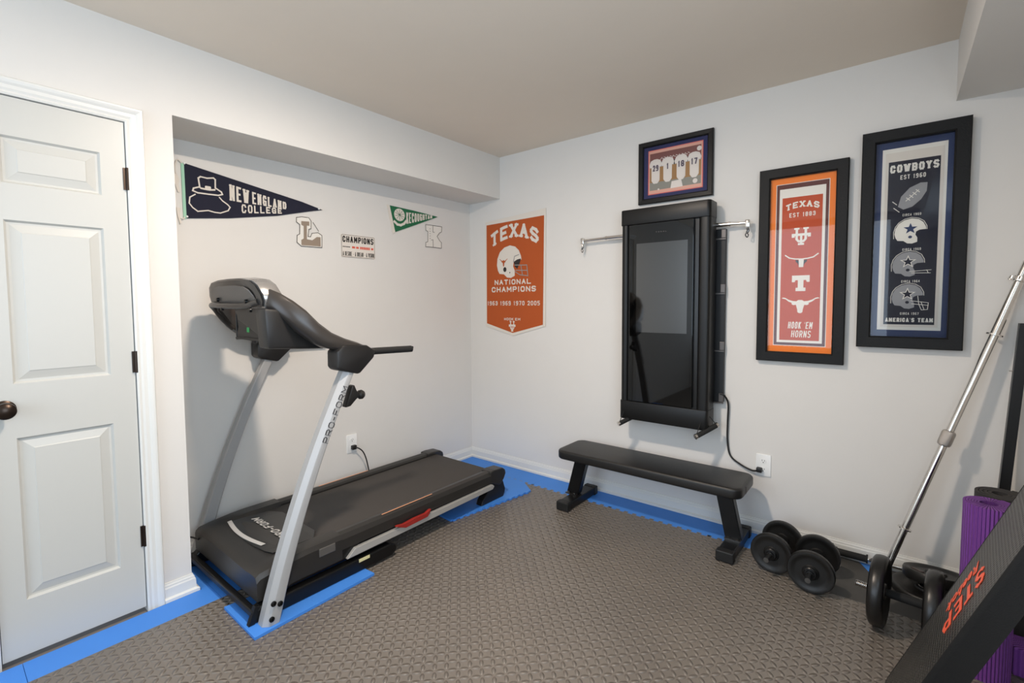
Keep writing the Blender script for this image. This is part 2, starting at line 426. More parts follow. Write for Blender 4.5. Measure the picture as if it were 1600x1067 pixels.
# ================================================================ room
D = 0.3333; H = 2.4457; HS = 2.1231; YE = -2.1935; XB = 2.9777; ZB = 2.1799; XR = 3.36; YF = -5.1
FL = -0.012
b = bm_new(); box(b, -0.1, XR+0.1, YF-0.1, 0.1, FL-0.1, FL); struct('floor', b, 'subfloor')
b = bm_new(); box(b, -0.1, XR+0.1, YF-0.1, 0.1, H, H+0.1); struct('ceiling', b, 'ceiling_paint')
b = bm_new(); box(b, -0.1, XR+0.1, 0, 0.1, FL, H); struct('wall_back', b, 'wall_paint')
b = bm_new(); box(b, -0.1, 0, YE, 0, FL, HS); struct('wall_alcove', b, 'wall_paint')
b = bm_new(); box(b, -0.1, D, YE, 0.0, HS, H); struct('wall_soffit', b, 'wall_paint')
VY0, VY1, VZ0, VZ1 = -3.5, -2.0, 0.9, 2.1  # opening for the added side window, out of view
b = bm_new()
box(b, XR, XR+0.1, YF, VY0, FL, H); box(b, XR, XR+0.1, VY1, 0, FL, H); box(b, XR, XR+0.1, VY0, VY1, FL, VZ0); box(b, XR, XR+0.1, VY0, VY1, VZ1, H)
struct('wall_right', b, 'wall_paint')
b = bm_new()
for y0, y1, z0, z1 in ((VY0-.06, VY1+.06, VZ0-.06, VZ0), (VY0-.06, VY1+.06, VZ1, VZ1+.06), (VY0-.06, VY0, VZ0, VZ1), (VY1, VY1+.06, VZ0, VZ1)):
    box(b, XR-0.02, XR+0.02, y0, y1, z0, z1)
struct('added_window', b, 'trim_paint')  # unseen window frame, made up to go with the side fill
b = bm_new(); box(b, XB, XR, YF, 0.0, ZB, H); struct('wall_bulkhead', b, 'wall_paint')
# left wall with the narrow closet door opening
DY1, DY0, DT = -2.3609, -2.7905, 2.045      # hinge side, latch side, head
b = bm_new()
box(b, -0.1, D, DY1+0.006, YE, FL, H); box(b, D-0.12, D, DY0-0.006, DY1+0.006, DT+0.006, H); box(b, D-0.12, D, YF, DY0-0.006, FL, H)
struct('wall_left', b, 'wall_paint')
# front wall with window
WX0, WX1, WZ0, WZ1 = 0.4, 2.7, 0.65, 2.3
b = bm_new()
box(b, D, WX0, YF-0.1, YF, FL, H); box(b, WX1, XR, YF-0.1, YF, FL, H); box(b, WX0, WX1, YF-0.1, YF, FL, WZ0); box(b, WX0, WX1, YF-0.1, YF, WZ1, H)
struct('wall_front', b, 'wall_paint')
b = bm_new()
for x0, x1, z0, z1 in ((WX0-.06, WX1+.06, WZ0-.06, WZ0), (WX0-.06, WX1+.06, WZ1, WZ1+.06), (WX0-.06, WX0, WZ0, WZ1), (WX1, WX1+.06, WZ0, WZ1)):
    box(b, x0, x1, YF-0.02, YF+0.02, z0, z1)
struct('window_1', b, 'trim_paint')
# baseboards: moulded profile (distance from wall, height)
BP = [(0, FL), (0.024, FL), (0.024, 0.012), (0.014, 0.018), (0.012, 0.056), (0.009, 0.062), (0.0085, 0.068), (0.005, 0.074), (0.004, 0.079), (0, 0.0795)]
def base_run(name, path):
    """path: list of (x, y, nx, ny) mitred points with profile direction"""
    b = bm_new(); loft(b, [[Vector((x+nx*d, y+ny*d, z)) for d, z in BP] for x, y, nx, ny in path]); return struct(name, b, 'trim_paint')
base_run('baseboard_back', [(0.0, 0, 1, -1), (XR, 0, -1, -1)])
base_run('baseboard_alcove', [(0, YE, 1, 0), (0, 0, 1, -1)])
base_run('baseboard_left', [(D, -2.3025, 1, 0), (D, YE, 1, 1), (0.0, YE, 0, 1)])
base_run('baseboard_right', [(XR, 0, -1, -1), (XR, YF, -1, 0)])
# door casing, mitred
CP = [(0, 0), (0, 0.009), (0.006, 0.012), (0.014, 0.010), (0.022, 0.014), (0.034, 0.014), (0.042, 0.019), (0.050, 0.022), (0.056, 0.022), (0.060, 0.017), (0.060, 0)]
b = bm_new(); o_ = 0.0
yo, zo = DY1, DT
ringA = [Vector((D+h, yo+w, FL)) for w, h in CP]; ringB = [Vector((D+h, yo+w, zo+w)) for w, h in CP]
ringC = [Vector((D+h, DY0-w, zo+w)) for w, h in CP]; ringD = [Vector((D+h, DY0-w, FL)) for w, h in CP]
loft(b, [ringA, ringB, ringC, ringD]); struct('trim_1', b, 'trim_paint')
b = bm_new()
box(b, D-0.12, D, DY1, DY1+0.006, FL, DT+.006); box(b, D-0.12, D, DY0-.006, DY0, FL, DT+.006); box(b, D-0.12, D, DY0, DY1, DT, DT+0.006)
struct('trim_2', b, 'trim_paint')
# door leaf with three raised panels
door = thing('door_1', None, None, (D-0.035, (DY0+DY1)/2, 0.0)); door['kind'] = 'structure'
b = bm_new()
x0, x1 = D-0.036, D-0.001; ya, yb = DY0+.003, DY1-.003; zb_, zt = 0.012, DT-.003
pans = [(-2.718, -2.441, 0.217, 0.822), (-2.718, -2.448, 1.02, 1.608), (-2.718, -2.441, 1.738, 1.905)]
zs = [zb_]+[v for p in pans for v in (p[2], p[3])]+[zt]
py0, py1 = -2.718, -2.443
# front skin as a grid with holes
def quad(bm, *pts): bm.faces.new([bm.verts.new(p) for p in pts])
def yzq(bm, x, y0, y1, z0, z1): quad(bm, (x, y0, z0), (x, y1, z0), (x, y1, z1), (x, y0, z1))
for i in range(len(zs)-1):
    yzq(b, x1, ya, py0, zs[i], zs[i+1]); yzq(b, x1, py1, yb, zs[i], zs[i+1])
    if i % 2 == 0: yzq(b, x1, py0, py1, zs[i], zs[i+1])
for (p0, p1, z0, z1) in pans:
    rings = []
    for ins, dep in ((0, 0), (0.007, 0.010), (0.014, 0.0105), (0.042, 0.003), (0.045, 0.001)):
        rings.append([(x1-dep, py0+ins, z0+ins), (x1-dep, py1-ins, z0+ins), (x1-dep, py1-ins, z1-ins), (x1-dep, py0+ins, z1-ins)])
    R = [[b.verts.new(p) for p in r] for r in rings]
    for A, B in zip(R, R[1:]):
        for k in range(4): b.faces.new((A[k], A[(k+1) % 4], B[(k+1) % 4], B[k]))
    b.faces.new(R[-1])
for q in (((x0, ya, zb_), (x0, yb, zb_), (x0, yb, zt), (x0, ya, zt)), ((x0, ya, zb_), (x1, ya, zb_), (x1, ya, zt), (x0, ya, zt)),
          ((x0, yb, zb_), (x1, yb, zb_), (x1, yb, zt), (x0, yb, zt)), ((x0, ya, zt), (x1, ya, zt), (x1, yb, zt), (x0, yb, zt)), ((x0, ya, zb_), (x1, ya, zb_), (x1, yb, zb_), (x0, yb, zb_))):
    quad(b, *q)
bmesh.ops.remove_doubles(b, verts=b.verts, dist=0.0002)
obj('door_leaf', b, 'door_paint', door)
b = bm_new()
lathe(b, [(0, 0.032), (0.004, 0.032), (0.008, 0.026), (0.010, 0.012), (0.028, 0.011), (0.034, 0.02), (0.046, 0.029), (0.056, 0.0285), (0.064, 0.02), (0.067, 0)], (D, -2.745, 0.932), (1, 0, 0))
tag(obj('door_knob', b, 'bronze', door, smooth=True), 'oil-rubbed bronze round door knob')
for z in (0.322, 1.066, 1.816):
    b = bm_new(); cyl(b, (D+0.006, DY1+0.001, z-0.045), (D+0.006, DY1+0.001, z+0.045), 0.006, seg=12)
    box(b, D-0.001, D+0.004, DY1-0.012, DY1+0.006, z-0.044, z+0.044)
    obj('door_hinge', b, 'bronze', door, smooth=True)
# ceiling lamp just above the top of the picture
lamp = thing('ceiling_lamp', 'round flush ceiling lamp glowing warm white above the treadmill side of the room', 'ceiling lamp', (LAMP.x, LAMP.y, H))
b = bm_new(); lathe(b, [(0, 0.105), (0.018, 0.103), (0.027, 0.094), (0.027, 0.086)], (LAMP.x, LAMP.y, H), (0, 0, -1)); obj('lamp_base', b, 'white_plastic', lamp, smooth=True)
b = bm_new(); lathe(b, [(0.024, 0.084), (0.029, 0.080), (0.031, 0.06), (0.032, 0.03), (0.0325, 0)], (LAMP.x, LAMP.y, H), (0, 0, -1)); obj('lamp_diffuser', b, 'lamp_diffuser', lamp, smooth=True)

# ================================================================ foam mats
def tabs(p0, p1, pitch=0.0555, depth=0.013, side=1, phase=0.0):
    """dovetail tab line from p0 to p1"""
    p0 = Vector(p0); p1 = Vector(p1); d = (p1-p0); L = d.length; d.normalize(); n = Vector((-d.y, d.x))*side
    out = [tuple(p0)]; s = pitch*(0.25+phase)
    while s+pitch*0.5 < L:
        for ds, q in ((0.04, 0), (0.0, 0.75), (0.06, 1), (0.44, 1), (0.5, 0.75), (0.46, 0)):
            out.append(tuple(p0+d*(s+ds*pitch)+n*depth*q))
        s += pitch
    out.append(tuple(p1)); return out
TH = 0.0118
cols = [0.50, 0.61, 1.22, 1.83, 2.44, 3.05, 3.335]
rows = [-0.225, -0.83, -1.44, -2.05, -2.66, -3.27]
k = 0
back_line = tabs((2.44, -0.225), (0.50, -0.225), side=-1, depth=0.020)      # shared jigsaw edge, tabs towards the back wall
def clip_line(line, xa, xb):
    """portion of the x-decreasing line between xa > x > xb with straight cut points"""
    pts = [p for p in line if xb < p[0] < xa]
    return [(xa, -0.225)]+pts+[(xb, -0.225)]
for j in range(5):
    for i in range(6):
        xa, xb = cols[i], cols[i+1]; yt, yb_ = rows[j], rows[j+1]
        if i >= 4 and j == 0: yt = -0.42
        if j == 0 and i < 4: top = clip_line(back_line, xb, xa)
        else: top = [(xb, yt), (xa, yt)]
        poly = [(xa, yb_), (xb, yb_)]+top
        b = bm_new(); prism(b, poly, XY, -TH, 0.0)
        o = obj('foam_mat', b, 'grey_foam')
        tag(o, 'grey interlocking foam floor mat with raised lozenge tread covering the open floor', 'floor mat', 'grey foam floor mats')
# smooth dark mats at the foot of the weights
def one_mat(poly, m, label, z0=-TH, z1=0.0, group=None, name='foam_mat'):
    b = bm_new(); prism(b, poly, XY, z0, z1); return tag(obj(name, b, m), label, 'floor mat', group)
one_mat([(2.44, -0.4195), (3.05, -0.4195), (3.05, -0.026), (2.78, -0.026), (2.735, -0.115), (2.69, -0.026), (2.44, -0.026)], 'smooth_foam', 'smooth dark grey foam mat laid upside down under the barbell by the wall')
one_mat([(3.05, -0.4195), (3.335, -0.4195), (3.335, -0.026), (3.05, -0.026)], 'smooth_foam', 'narrow smooth dark grey foam mat in the right corner under the weight plates')
one_mat([(2.692, -0.026), (2.735, -0.112), (2.778, -0.026)], 'blue_foam', 'small blue triangle of foam mat behind the foam gripped bar')
# blue strip along the back wall
def rev(l): return list(reversed(l))
xs_ = [0.80, 1.41, 2.02, 2.44]
nm = ['left of the bench', 'under the middle of the bench', 'under the right end of the bench']
for i in range(3):
    xa, xb = xs_[i], xs_[i+1]
    lo = rev(clip_line(back_line, xb, xa))
    side = [(xb, -0.026), (xa, -0.026)]
    one_mat([(xa, -0.225)]+lo[1:-1]+[(xb, -0.225)]+side, 'blue_foam', 'blue foam edge mat against the back baseboard, '+nm[i], group=None)
seam = tabs((0.80, -0.22), (0.80, -0.026), pitch=0.05, depth=0.011, side=1)
one_mat([(0.50, -0.225)]+rev(clip_line(back_line, 0.7995, 0.5))[1:-1]+[(0.7995, -0.225), (0.7995, -0.026), (0.50, -0.026)], 'blue_foam', 'small blue foam mat against the back baseboard just right of the corner')
one_mat([(0.026, -0.62), (0.4995, -0.62), (0.4995, -0.026), (0.026, -0.026)], 'blue_foam', 'blue foam mat in the corner behind the treadmill')
one_mat([(0.026, -1.23), (0.4995, -1.23), (0.4995, -0.6205), (0.026, -0.6205)], 'blue_foam', 'blue foam mat under the rear half of the treadmill')
one_mat([(0.026, -1.52), (0.4995, -1.52), (0.4995, -1.2305), (0.026, -1.2305)], 'blue_foam', 'blue foam mat under the middle of the treadmill')
one_mat([(0.026, -2.13), (0.4995, -2.13), (0.4995, -1.5205), (0.026, -1.5205)], 'blue_foam', 'blue foam mat in shade under the motor hood of the treadmill')
one_mat([(0.026, -2.165), (0.359, -2.165), (0.359, -2.74), (0.4995, -2.74), (0.4995, -2.1315), (0.026, -2.1315)], 'blue_foam', 'long blue foam strip along the foot of the white door')
one_mat([(0.359, -3.35), (0.4995, -3.35), (0.4995, -2.7415), (0.359, -2.7415)], 'blue_foam', 'blue foam strip beyond the latch side of the door')
# raised loose pieces under the treadmill feet
one_mat([(0.60, -2.158)]+[(0.902, -2.160), (0.886, -1.605), (0.66, -1.622)], 'blue_foam', 'loose blue foam pad under the front upright of the treadmill', 0.0005, 0.0118)
ej = tabs((0.765, -0.985), (0.872, -0.33), pitch=0.05, depth=0.009, side=-1)
one_mat([(0.30, -0.93)]+[(0.74, -0.985)]+ej+[(0.74, -0.235), (0.30, -0.235)], 'blue_foam', 'loose blue foam pad with toothed edge under the rear foot of the treadmill', 0.0005, 0.0118)

# ================================================================ treadmill
TC = 0.455
tm = thing('treadmill', 'black and silver treadmill with curved silver uprights standing in the wall alcove', 'treadmill', (TC, -1.3, 0.0))
def mir(x, s): return TC+s*(x-TC)
for s in (1, -1):
    b = bm_new(); x0, x1 = sorted((mir(0.775, s), mir(0.822, s)))
    prism(b, [(-2.125, 0.0125), (-2.125, 0.055), (-2.10, 0.074), (-1.46, 0.074), (-1.425, 0.06), (-1.42, 0.035), (-1.45, 0.0125)], YZ, x0, x1, 0.006)
    obj('base_rail', b, 'black_metal', tm)
b = bm_new(); box(b, 0.09, 0.82, -2.135, -2.108, 0.036, 0.066, 0.006); obj('front_crossbar', b, 'black_metal', tm)
b = bm_new(); prism(b, [(-2.150, 0.0125), (-2.125, 0.0125), (-2.105, 0.08), (-2.122, 0.085)], YZ, 0.800, 0.823, 0.002); obj('foot_bracket', b, 'black_metal', tm)
yf = lambda z: -2.12+0.27*z+0.12*z*z
yb2 = lambda z: -2.055+0.245*z+0.13*z*z
for s in (1, -1):
    b = bm_new(); rings = []
    for i in range(25):
        z = (0.0125 if s > 0 else -0.0005)+1.02*i/24; f0, f1 = yf(z), yb2(z); xi, xo = 0.822, 0.886; c = 0.017
        sl = 0.35*(i/24)*0
        R = [(xi, f0+0.006), (xi+0.006, f0), (xo-c*1.3, f0), (xo-0.002, f0+c*1.1), (xo, f0+c*1.4), (xo, f1-0.006), (xo-0.006, f1), (xi+0.006, f1), (xi, f1-0.006)]
        rings.append([Vector((mir(x, s), y, z)) for x, y in R])
    loft(b, rings); up = obj('upright', b, 'silver_paint', tm, smooth=True, angle=25)
    if s > 0:
        UFN = lambda u, v, w: Vector((0.886+w, 0.5*(yf(0.70+u*0.29)+yb2(0.70+u*0.29))-v*0.93+0.006, 0.70+u*0.29+v*0.33))
        b = bm_new(); letters(b, 'PRO-FORM', 0.0, 0.80, -0.017, 0.030, UFN, 0.0002, sw=0.17, gap=0.32, warp=lambda u, v: (u+0.25*v, v), t=0.0006)
        obj('lettering', b, 'dark_decal', up)
        for y, z in ((-2.078, 0.100), (-2.052, 0.088), (-2.087, 0.040)):
            b = bm_new(); lathe(b, [(0, 0.011), (0.004, 0.011), (0.007, 0.006), (0.0072, 0.004), (0.004, 0.004), (0.004, 0)], (0.886, y, z), (1, 0, 0), 16); obj('bolt', b, 'screw', up, smooth=True)
# motor hood
def hood_rows():
    # (y, z at side shoulder, z centre)
    return [(-2.105, 0.184, 0.184), (-2.09, 0.196, 0.196), (-2.03, 0.205, 0.206), (-1.95, 0.214, 0.210), (-1.88, 0.218, 0.206), (-1.80, 0.218, 0.196), (-1.72, 0.218, 0.188)]
b = bm_new(); rings = []
for i, (y, zs_, zc) in enumerate(hood_rows()):
    ring = []
    lo = 0.085 if y < -2.0 else 0.10
    for x, z in ((0.105, lo), (0.105, zs_-0.02), (0.118, zs_-0.002), (0.14, zs_), (0.19, zs_), (0.205, zc-0.004), (0.455, zc), (0.705, zc-0.004), (0.72, zs_), (0.77, zs_), (0.790, zs_-0.003), (0.803, zs_-0.022), (0.803, lo)):
        ring.append(Vector((x, y, z)))
    rings.append(ring)
loft(b, rings); hood = obj('motor_hood', b, 'hood_plastic', tm, smooth=True, angle=30)
HFN = lambda u, v, w: Vector((u, v, 0.2115+w-0.03*max(0, v+1.93)))
def hoodz(x, y):
    rw = hood_rows()
    for (y0, s0, c0), (y1, s1, c1) in zip(rw, rw[1:]):
        if y0 <= y <= y1:
            t = (y-y0)/(y1-y0); return (c0+(c1-c0)*t)
    return rw[-1][2]
HF = lambda u, v, w: Vector((u, v, hoodz(u, v)+0.0012+w))
b = bm_new(); prism(b, [(0.215, -1.99), (0.26, -2.005), (0.34, -2.016), (0.455, -2.02), (0.57, -2.016), (0.65, -2.005), (0.695, -1.99), (0.69, -1.80), (0.62, -1.755), (0.29, -1.755), (0.22, -1.80)], lambda u, v, w: Vector((u, v, 0.2065+0.0035*max(0, 1-abs(v+1.95)/0.06)-0.07*max(0, v+1.89)+w)), -0.004, 0.0022)
obj('hood_panel', b, 'panel_plastic', tm)
PF = lambda u, v, w: Vector((u, v, 0.2065+0.0035*max(0, 1-abs(v+1.95)/0.06)-0.07*max(0, v+1.89)+0.0024+w))
arc = [(0.21+0.38*i/14, -1.985-0.022*math.sin(PI*i/14)) for i in range(15)]
b = bm_new()
for (a0, a1) in zip(arc, arc[1:]):
    q = [(a0[0], a0[1]-0.010), (a1[0], a1[1]-0.010), (a1[0], a1[1]+0.010), (a0[0], a0[1]+0.010)]; flat(b, q, PF, 0.0002, 0.0008)
obj('silver_stripe', b, 'silver_decal', hood)
b = bm_new(); letters(b, 'PRO-FORM', -0.60, -0.28, 1.87, 0.036, lambda u, v, w: PF(-u, -v, w), 0.0004, sw=0.2, gap=0.3, warp=lambda u, v: (u+0.25*(v-1.87), v))
obj('lettering', b, 'silver_decal', hood)
b = bm_new(); box(b, 0.7955, 0.806, -1.835, -1.755, 0.158, 0.196, 0.003); tag(obj('side_badge', b, 'console_grey', hood), 'small grey raised square on the hood side')
# deck
b = bm_new(); box(b, 0.135, 0.775, -1.75, -0.60, 0.105, 0.178, 0.004); obj('deck', b, 'black_metal', tm)
b = bm_new(); box(b, 0.19, 0.72, -1.82, -0.585, 0.186, 0.1945, 0.004); cyl(b, (0.19, -0.585, 0.165), (0.72, -0.585, 0.165), 0.0292, seg=24)
tag(obj('running_belt', b, 'belt', tm, smooth=True), 'dark grey woven running belt')
for s in (1, -1):
    b = bm_new()
    rail = lambda u, v, w: Vector((mir(u, s), w, v))
    prism(b, [(0.724, 0.176), (0.724, 0.2), (0.731, 0.211), (0.76, 0.2165), (0.784, 0.210), (0.798, 0.19), (0.798, 0.142), (0.785, 0.138), (0.785, 0.165), (0.76, 0.17)], rail, -1.74, -0.60)
    fr = obj('foot_rail', b, 'hood_plastic', tm)
    b = bm_new(); flat(b, [(0.762, -1.47), (0.768, -1.47), (0.768, -1.13), (0.762, -1.13)], lambda u, v, w: Vector((mir(u, s), v, 0.2162+w)), 0, 0.0012)
    tag(obj('rail_stripe', b, 'orange_decal', fr), 'thin copper coloured stripe')
    # end cap of the belt roller
    b = bm_new()
    prism(b, [(-0.66, 0.142), (-0.66, 0.217), (-0.62, 0.220), (-0.54, 0.214), (-0.515, 0.196), (-0.508, 0.17), (-0.53, 0.135), (-0.57, 0.105)], YZ, *sorted((mir(0.715, s), mir(0.800, s))), 0.007)
    obj('roller_cap', b, 'hood_plastic', tm)
    b = bm_new()
    prism(b, [(-0.735, 0.0125), (-0.72, 0.045), (-0.66, 0.10), (-0.60, 0.14), (-0.53, 0.14), (-0.50, 0.06), (-0.505, 0.035), (-0.52, 0.0125)], YZ, *sorted((mir(0.735, s), mir(0.785, s))), 0.004)
    obj('rear_foot', b, 'black_plastic', tm)
    # silver lift rail and side skirt
    b = bm_new(); x0, x1 = sorted((mir(0.79, s), mir(0.812, s)))
    prism(b, [(-1.70, 0.094), (-1.655, 0.131), (-0.655, 0.136), (-0.640, 0.122), (-0.655, 0.106)], YZ, x0, x1, 0.002); lr = obj('lift_rail', b, 'rail_silver', tm)
    b = bm_new(); x0, x1 = sorted((mir(0.765, s), mir(0.795, s)))
    prism(b, [(-2.09, 0.08), (-2.095, 0.175), (-1.60, 0.175), (-1.66, 0.09)], YZ, x0, x1, 0.003); obj('side_skirt', b, 'black_metal', tm)
    if s > 0:
        b = bm_new()
        prism(b, [(-1.40, 0.138), (-1.425, 0.151), (-1.41, 0.153), (-1.375, 0.147), (-1.30, 0.153), (-1.225, 0.152), (-1.195, 0.163), (-1.185, 0.163), (-1.195, 0.145), (-1.21, 0.128), (-1.36, 0.122)], YZ, 0.806, 0.822, 0.002)
        obj('rail_clip', b, 'red_plastic', lr); lr['label'] = 'silver rail with a red plastic clip'
b = bm_new(); box(b, 0.8205, 0.8225, -1.645, -1.585, 0.058, 0.073); tag(obj('warning_sticker', b, 'yellow_tag', tm), 'pale yellow warning sticker')
# boots, arms, console
boot = [(-1.775, 1.092), (-1.775, 1.02), (-1.762, 1.006), (-1.672, 0.982), (-1.662, 0.982), (-1.585, 1.05), (-1.575, 1.082), (-1.62, 1.11), (-1.74, 1.12)]
top = [(0.88, -1.574, 1.088), (0.88, -1.608, 1.103), (0.88, -1.659, 1.125), (0.88, -1.723, 1.147), (0.87, -1.779, 1.175), (0.86, -1.832, 1.219), (0.85, -1.883, 1.275), (0.82, -1.922, 1.316), (0.79, -1.961, 1.348), (0.75, -1.982, 1.365), (0.71, -1.994, 1.371)]
bot = [(0.88, -1.572, 1.077), (0.88, -1.61, 1.080), (0.88, -1.66, 1.084), (0.88, -1.725, 1.089), (0.87, -1.80, 1.108), (0.86, -1.840, 1.128), (0.85, -1.914, 1.187), (0.82, -1.952, 1.231), (0.79, -1.990, 1.274), (0.75, -2.002, 1.306), (0.71, -2.014, 1.330)]
for s in (1, -1):
    b = bm_new(); x0, x1 = sorted((mir(0.806, s), mir(0.896, s)))
    prism(b, boot, YZ, x0, x1, 0.010); obj('upright_boot', b, 'black_plastic', tm, smooth=True, angle=30)
    b = bm_new(); rings = []
    for (xa, ya, za), (xb, yb_, zb_) in zip(top, bot):
        A = Vector((xa, ya, za)); B = Vector((xb, yb_, zb_)); w = 0.075
        m_ = (A+B)/2; h = (A-B)*0.5; n_ = Vector((1, 0, 0))
        R = [A-n_*0.010, m_+h*0.72+n_*0.003, m_+n_*0.008, m_-h*0.72+n_*0.003, B-n_*0.010, B-n_*(w-0.01), m_-h*0.7-n_*w, m_+h*0.7-n_*w, A-n_*(w-0.01)]
        rings.append([Vector((mir(p.x, s), p.y, p.z)) for p in R])
    loft(b, rings); obj('console_arm', b, 'arm_plastic', tm, smooth=True, angle=40)
    b = bm_new(); tube(b, [(mir(0.865, s), -1.60, 1.077), (mir(0.868, s), -1.50, 1.075), (mir(0.868, s), -1.36, 1.071), (mir(0.868, s), -1.345, 1.071)], 0.0165, seg=16, smooth_n=4)
    tag(obj('handlebar', b, 'foam_grip', tm, smooth=True), 'black foam covered handlebar')
    # fairing below the near arm
    if s > 0:
        b = bm_new(); prism(b, [(-2.035, 1.285), (-2.025, 1.118), (-1.885, 1.107), (-1.77, 1.10), (-1.80, 1.13), (-1.89, 1.20), (-1.96, 1.28)], YZ, 0.70, 0.795, 0.012); obj('fairing', b, 'black_plastic', tm, smooth=True, angle=30)
# console head: slab with rounded silver rim, seen from behind
def head_ring(sc, y, dz=0):
    out = []
    prof = [(-0.27, 1.285), (-0.292, 1.315), (-0.290, 1.345), (-0.262, 1.385), (-0.215, 1.408), (-0.12, 1.418), (0.0, 1.420), (0.12, 1.418), (0.215, 1.408), (0.262, 1.385), (0.290, 1.345), (0.292, 1.315), (0.27, 1.285)]
    for x, z in prof: out.append(Vector((TC+x*sc, y-(z-1.3)*0.25, 1.34+(z-1.34)*sc+dz)))
    return out
b = bm_new(); loft(b, [head_ring(0.93, -2.005), head_ring(0.985, -2.003), head_ring(1.0, -1.99), head_ring(1.0, -1.945, 0.004), head_ring(0.97, -1.925, 0.004), head_ring(0.93, -1.92, 0.004)])
head = obj('console_head', b, 'console_silver', tm, smooth=True, angle=38)
b = bm_new(); loft(b, [head_ring(0.955, -2.012), head_ring(0.86, -2.016)]); tag(obj('head_back', b, 'arm_plastic', tm, smooth=True), 'dark grey back of the console head')
b = bm_new(); loft(b, [[Vector((p.x, p.y, 1.30+(p.z-1.34)*0.8+0.035)) for p in head_ring(0.80, -2.018)], [Vector((p.x, p.y, 1.30+(p.z-1.34)*0.8+0.035)) for p in head_ring(0.78, -2.021)]]); tag(obj('back_plate', b, 'console_grey', tm), 'mottled grey back plate')
b = bm_new(); prism(b, rrect(0.25, 0.66, 1.31, 1.385, 0.02, 4), lambda u, v, w: Vector((u, -1.921-(v-1.3)*0.25+w, v)), 0.0, 0.004); obj('display', b, 'gym_glass', tm)
b = bm_new(); tube(b, [(0.70, -2.015, 1.315), (0.60, -2.028, 1.297), (0.35, -2.03, 1.297), (0.20, -2.02, 1.300), (0.150, -1.99, 1.28), (0.13, -1.95, 1.23), (0.12, -1.90, 1.18)], 0.014, seg=12); obj('rear_trim', b, 'arm_plastic', tm, smooth=True)
# lower pod: sloping plates open towards the front
b = bm_new()
prism(b, [(0.37, 1.312), (0.73, 1.305), (0.71, 1.145), (0.69, 1.150), (0.585, 1.185), (0.435, 1.232)], lambda u, v, w: Vector((u, -1.99+w, v)), -0.006, 0.006, 0.003); obj('pod_plate', b, 'hood_plastic', tm)
b = bm_new()
prism(b, [(0.372, 1.250), (0.385, 1.195), (0.355, 1.135), (0.60, 1.150), (0.71, 1.148), (0.60, 1.195), (0.435, 1.245)], lambda u, v, w: Vector((u, -1.972+w, v)), -0.006, 0.006, 0.002); fin = obj('pod_side', b, 'black_plastic', tm)
b = bm_new(); prism(b, [(-1.98, 1.27), (-1.98, 1.15), (-1.80, 1.12), (-1.80, 1.20), (-1.90, 1.27)], YZ, 0.36, 0.372, 0.002); obj('pod_wall', b, 'black_plastic', tm)
b = bm_new(); prism(b, [(-1.985, 1.150), (-1.985, 1.140), (-1.80, 1.125), (-1.80, 1.135)], YZ, 0.37, 0.71); obj('pod_floor', b, 'black_plastic', tm)
b = bm_new(); box(b, 0.06, 0.12, -1.79, -1.62, 1.085, 1.12, 0.01); obj('far_bracket', b, 'black_plastic', tm)
b = bm_new(); box(b, 0.482, 0.508, -1.9795, -1.978, 1.175, 1.197); tag(obj('sticker', b, 'green_tag', fin), 'small green sticker')
for x, z in ((0.31, 1.325), (0.62, 1.315), (0.36, 1.283), (0.66, 1.278)):
    b = bm_new(); lathe(b, [(0, 0.010), (0.010, 0.008), (0.011, 0)], (x, -2.03, z), (0, -1, 0), 12); obj('screw_boss', b, 'screw', tm, smooth=True)
# storage latch knob on the near upright
b = bm_new(); prism(b, [(-1.69, 0.925), (-1.678, 0.93), (-1.668, 0.905), (-1.655, 0.885), (-1.655, 0.872), (-1.672, 0.86), (-1.70, 0.835), (-1.725, 0.832)], YZ, 0.835, 0.872, 0.004)
lathe(b, [(0, 0.009), (0.012, 0.009), (0.016, 0.014), (0.022, 0.021), (0.034, 0.022), (0.044, 0.016), (0.049, 0)], (0.853, -1.665, 0.877), (0, 1, 0), 20)
obj('latch_knob', b, 'black_plastic', tm, smooth=True)
# power cord: socket -> floor -> front of the hood
b = bm_new(); tube(b, [(0.020, -1.150, 0.351), (0.045, -1.13, 0.345), (0.055, -1.10, 0.31), (0.05, -1.07, 0.23), (0.045, -1.055, 0.12), (0.045, -1.10, 0.02), (0.045, -1.4, 0.006), (0.05, -1.9, 0.006), (0.065, -2.12, 0.008), (0.045, -2.16, 0.05), (0.05, -2.15, 0.11), (0.09, -2.125, 0.145), (0.16, -2.108, 0.15)], 0.0042)
box(b, 0.008, 0.034, -1.166, -1.134, 0.338, 0.366, 0.004)
tag(obj('power_cord', b, 'black_plastic', tm, smooth=True), 'black power cord looping into the hood')
b = bm_new(); lathe(b, [(0, 0.026), (0.02, 0.026), (0.024, 0.018), (0.024, 0)], (0.095, -2.115, 0.028), (1, 0, 0), 20); obj('transport_wheel', b, 'rubber', tm, smooth=True)

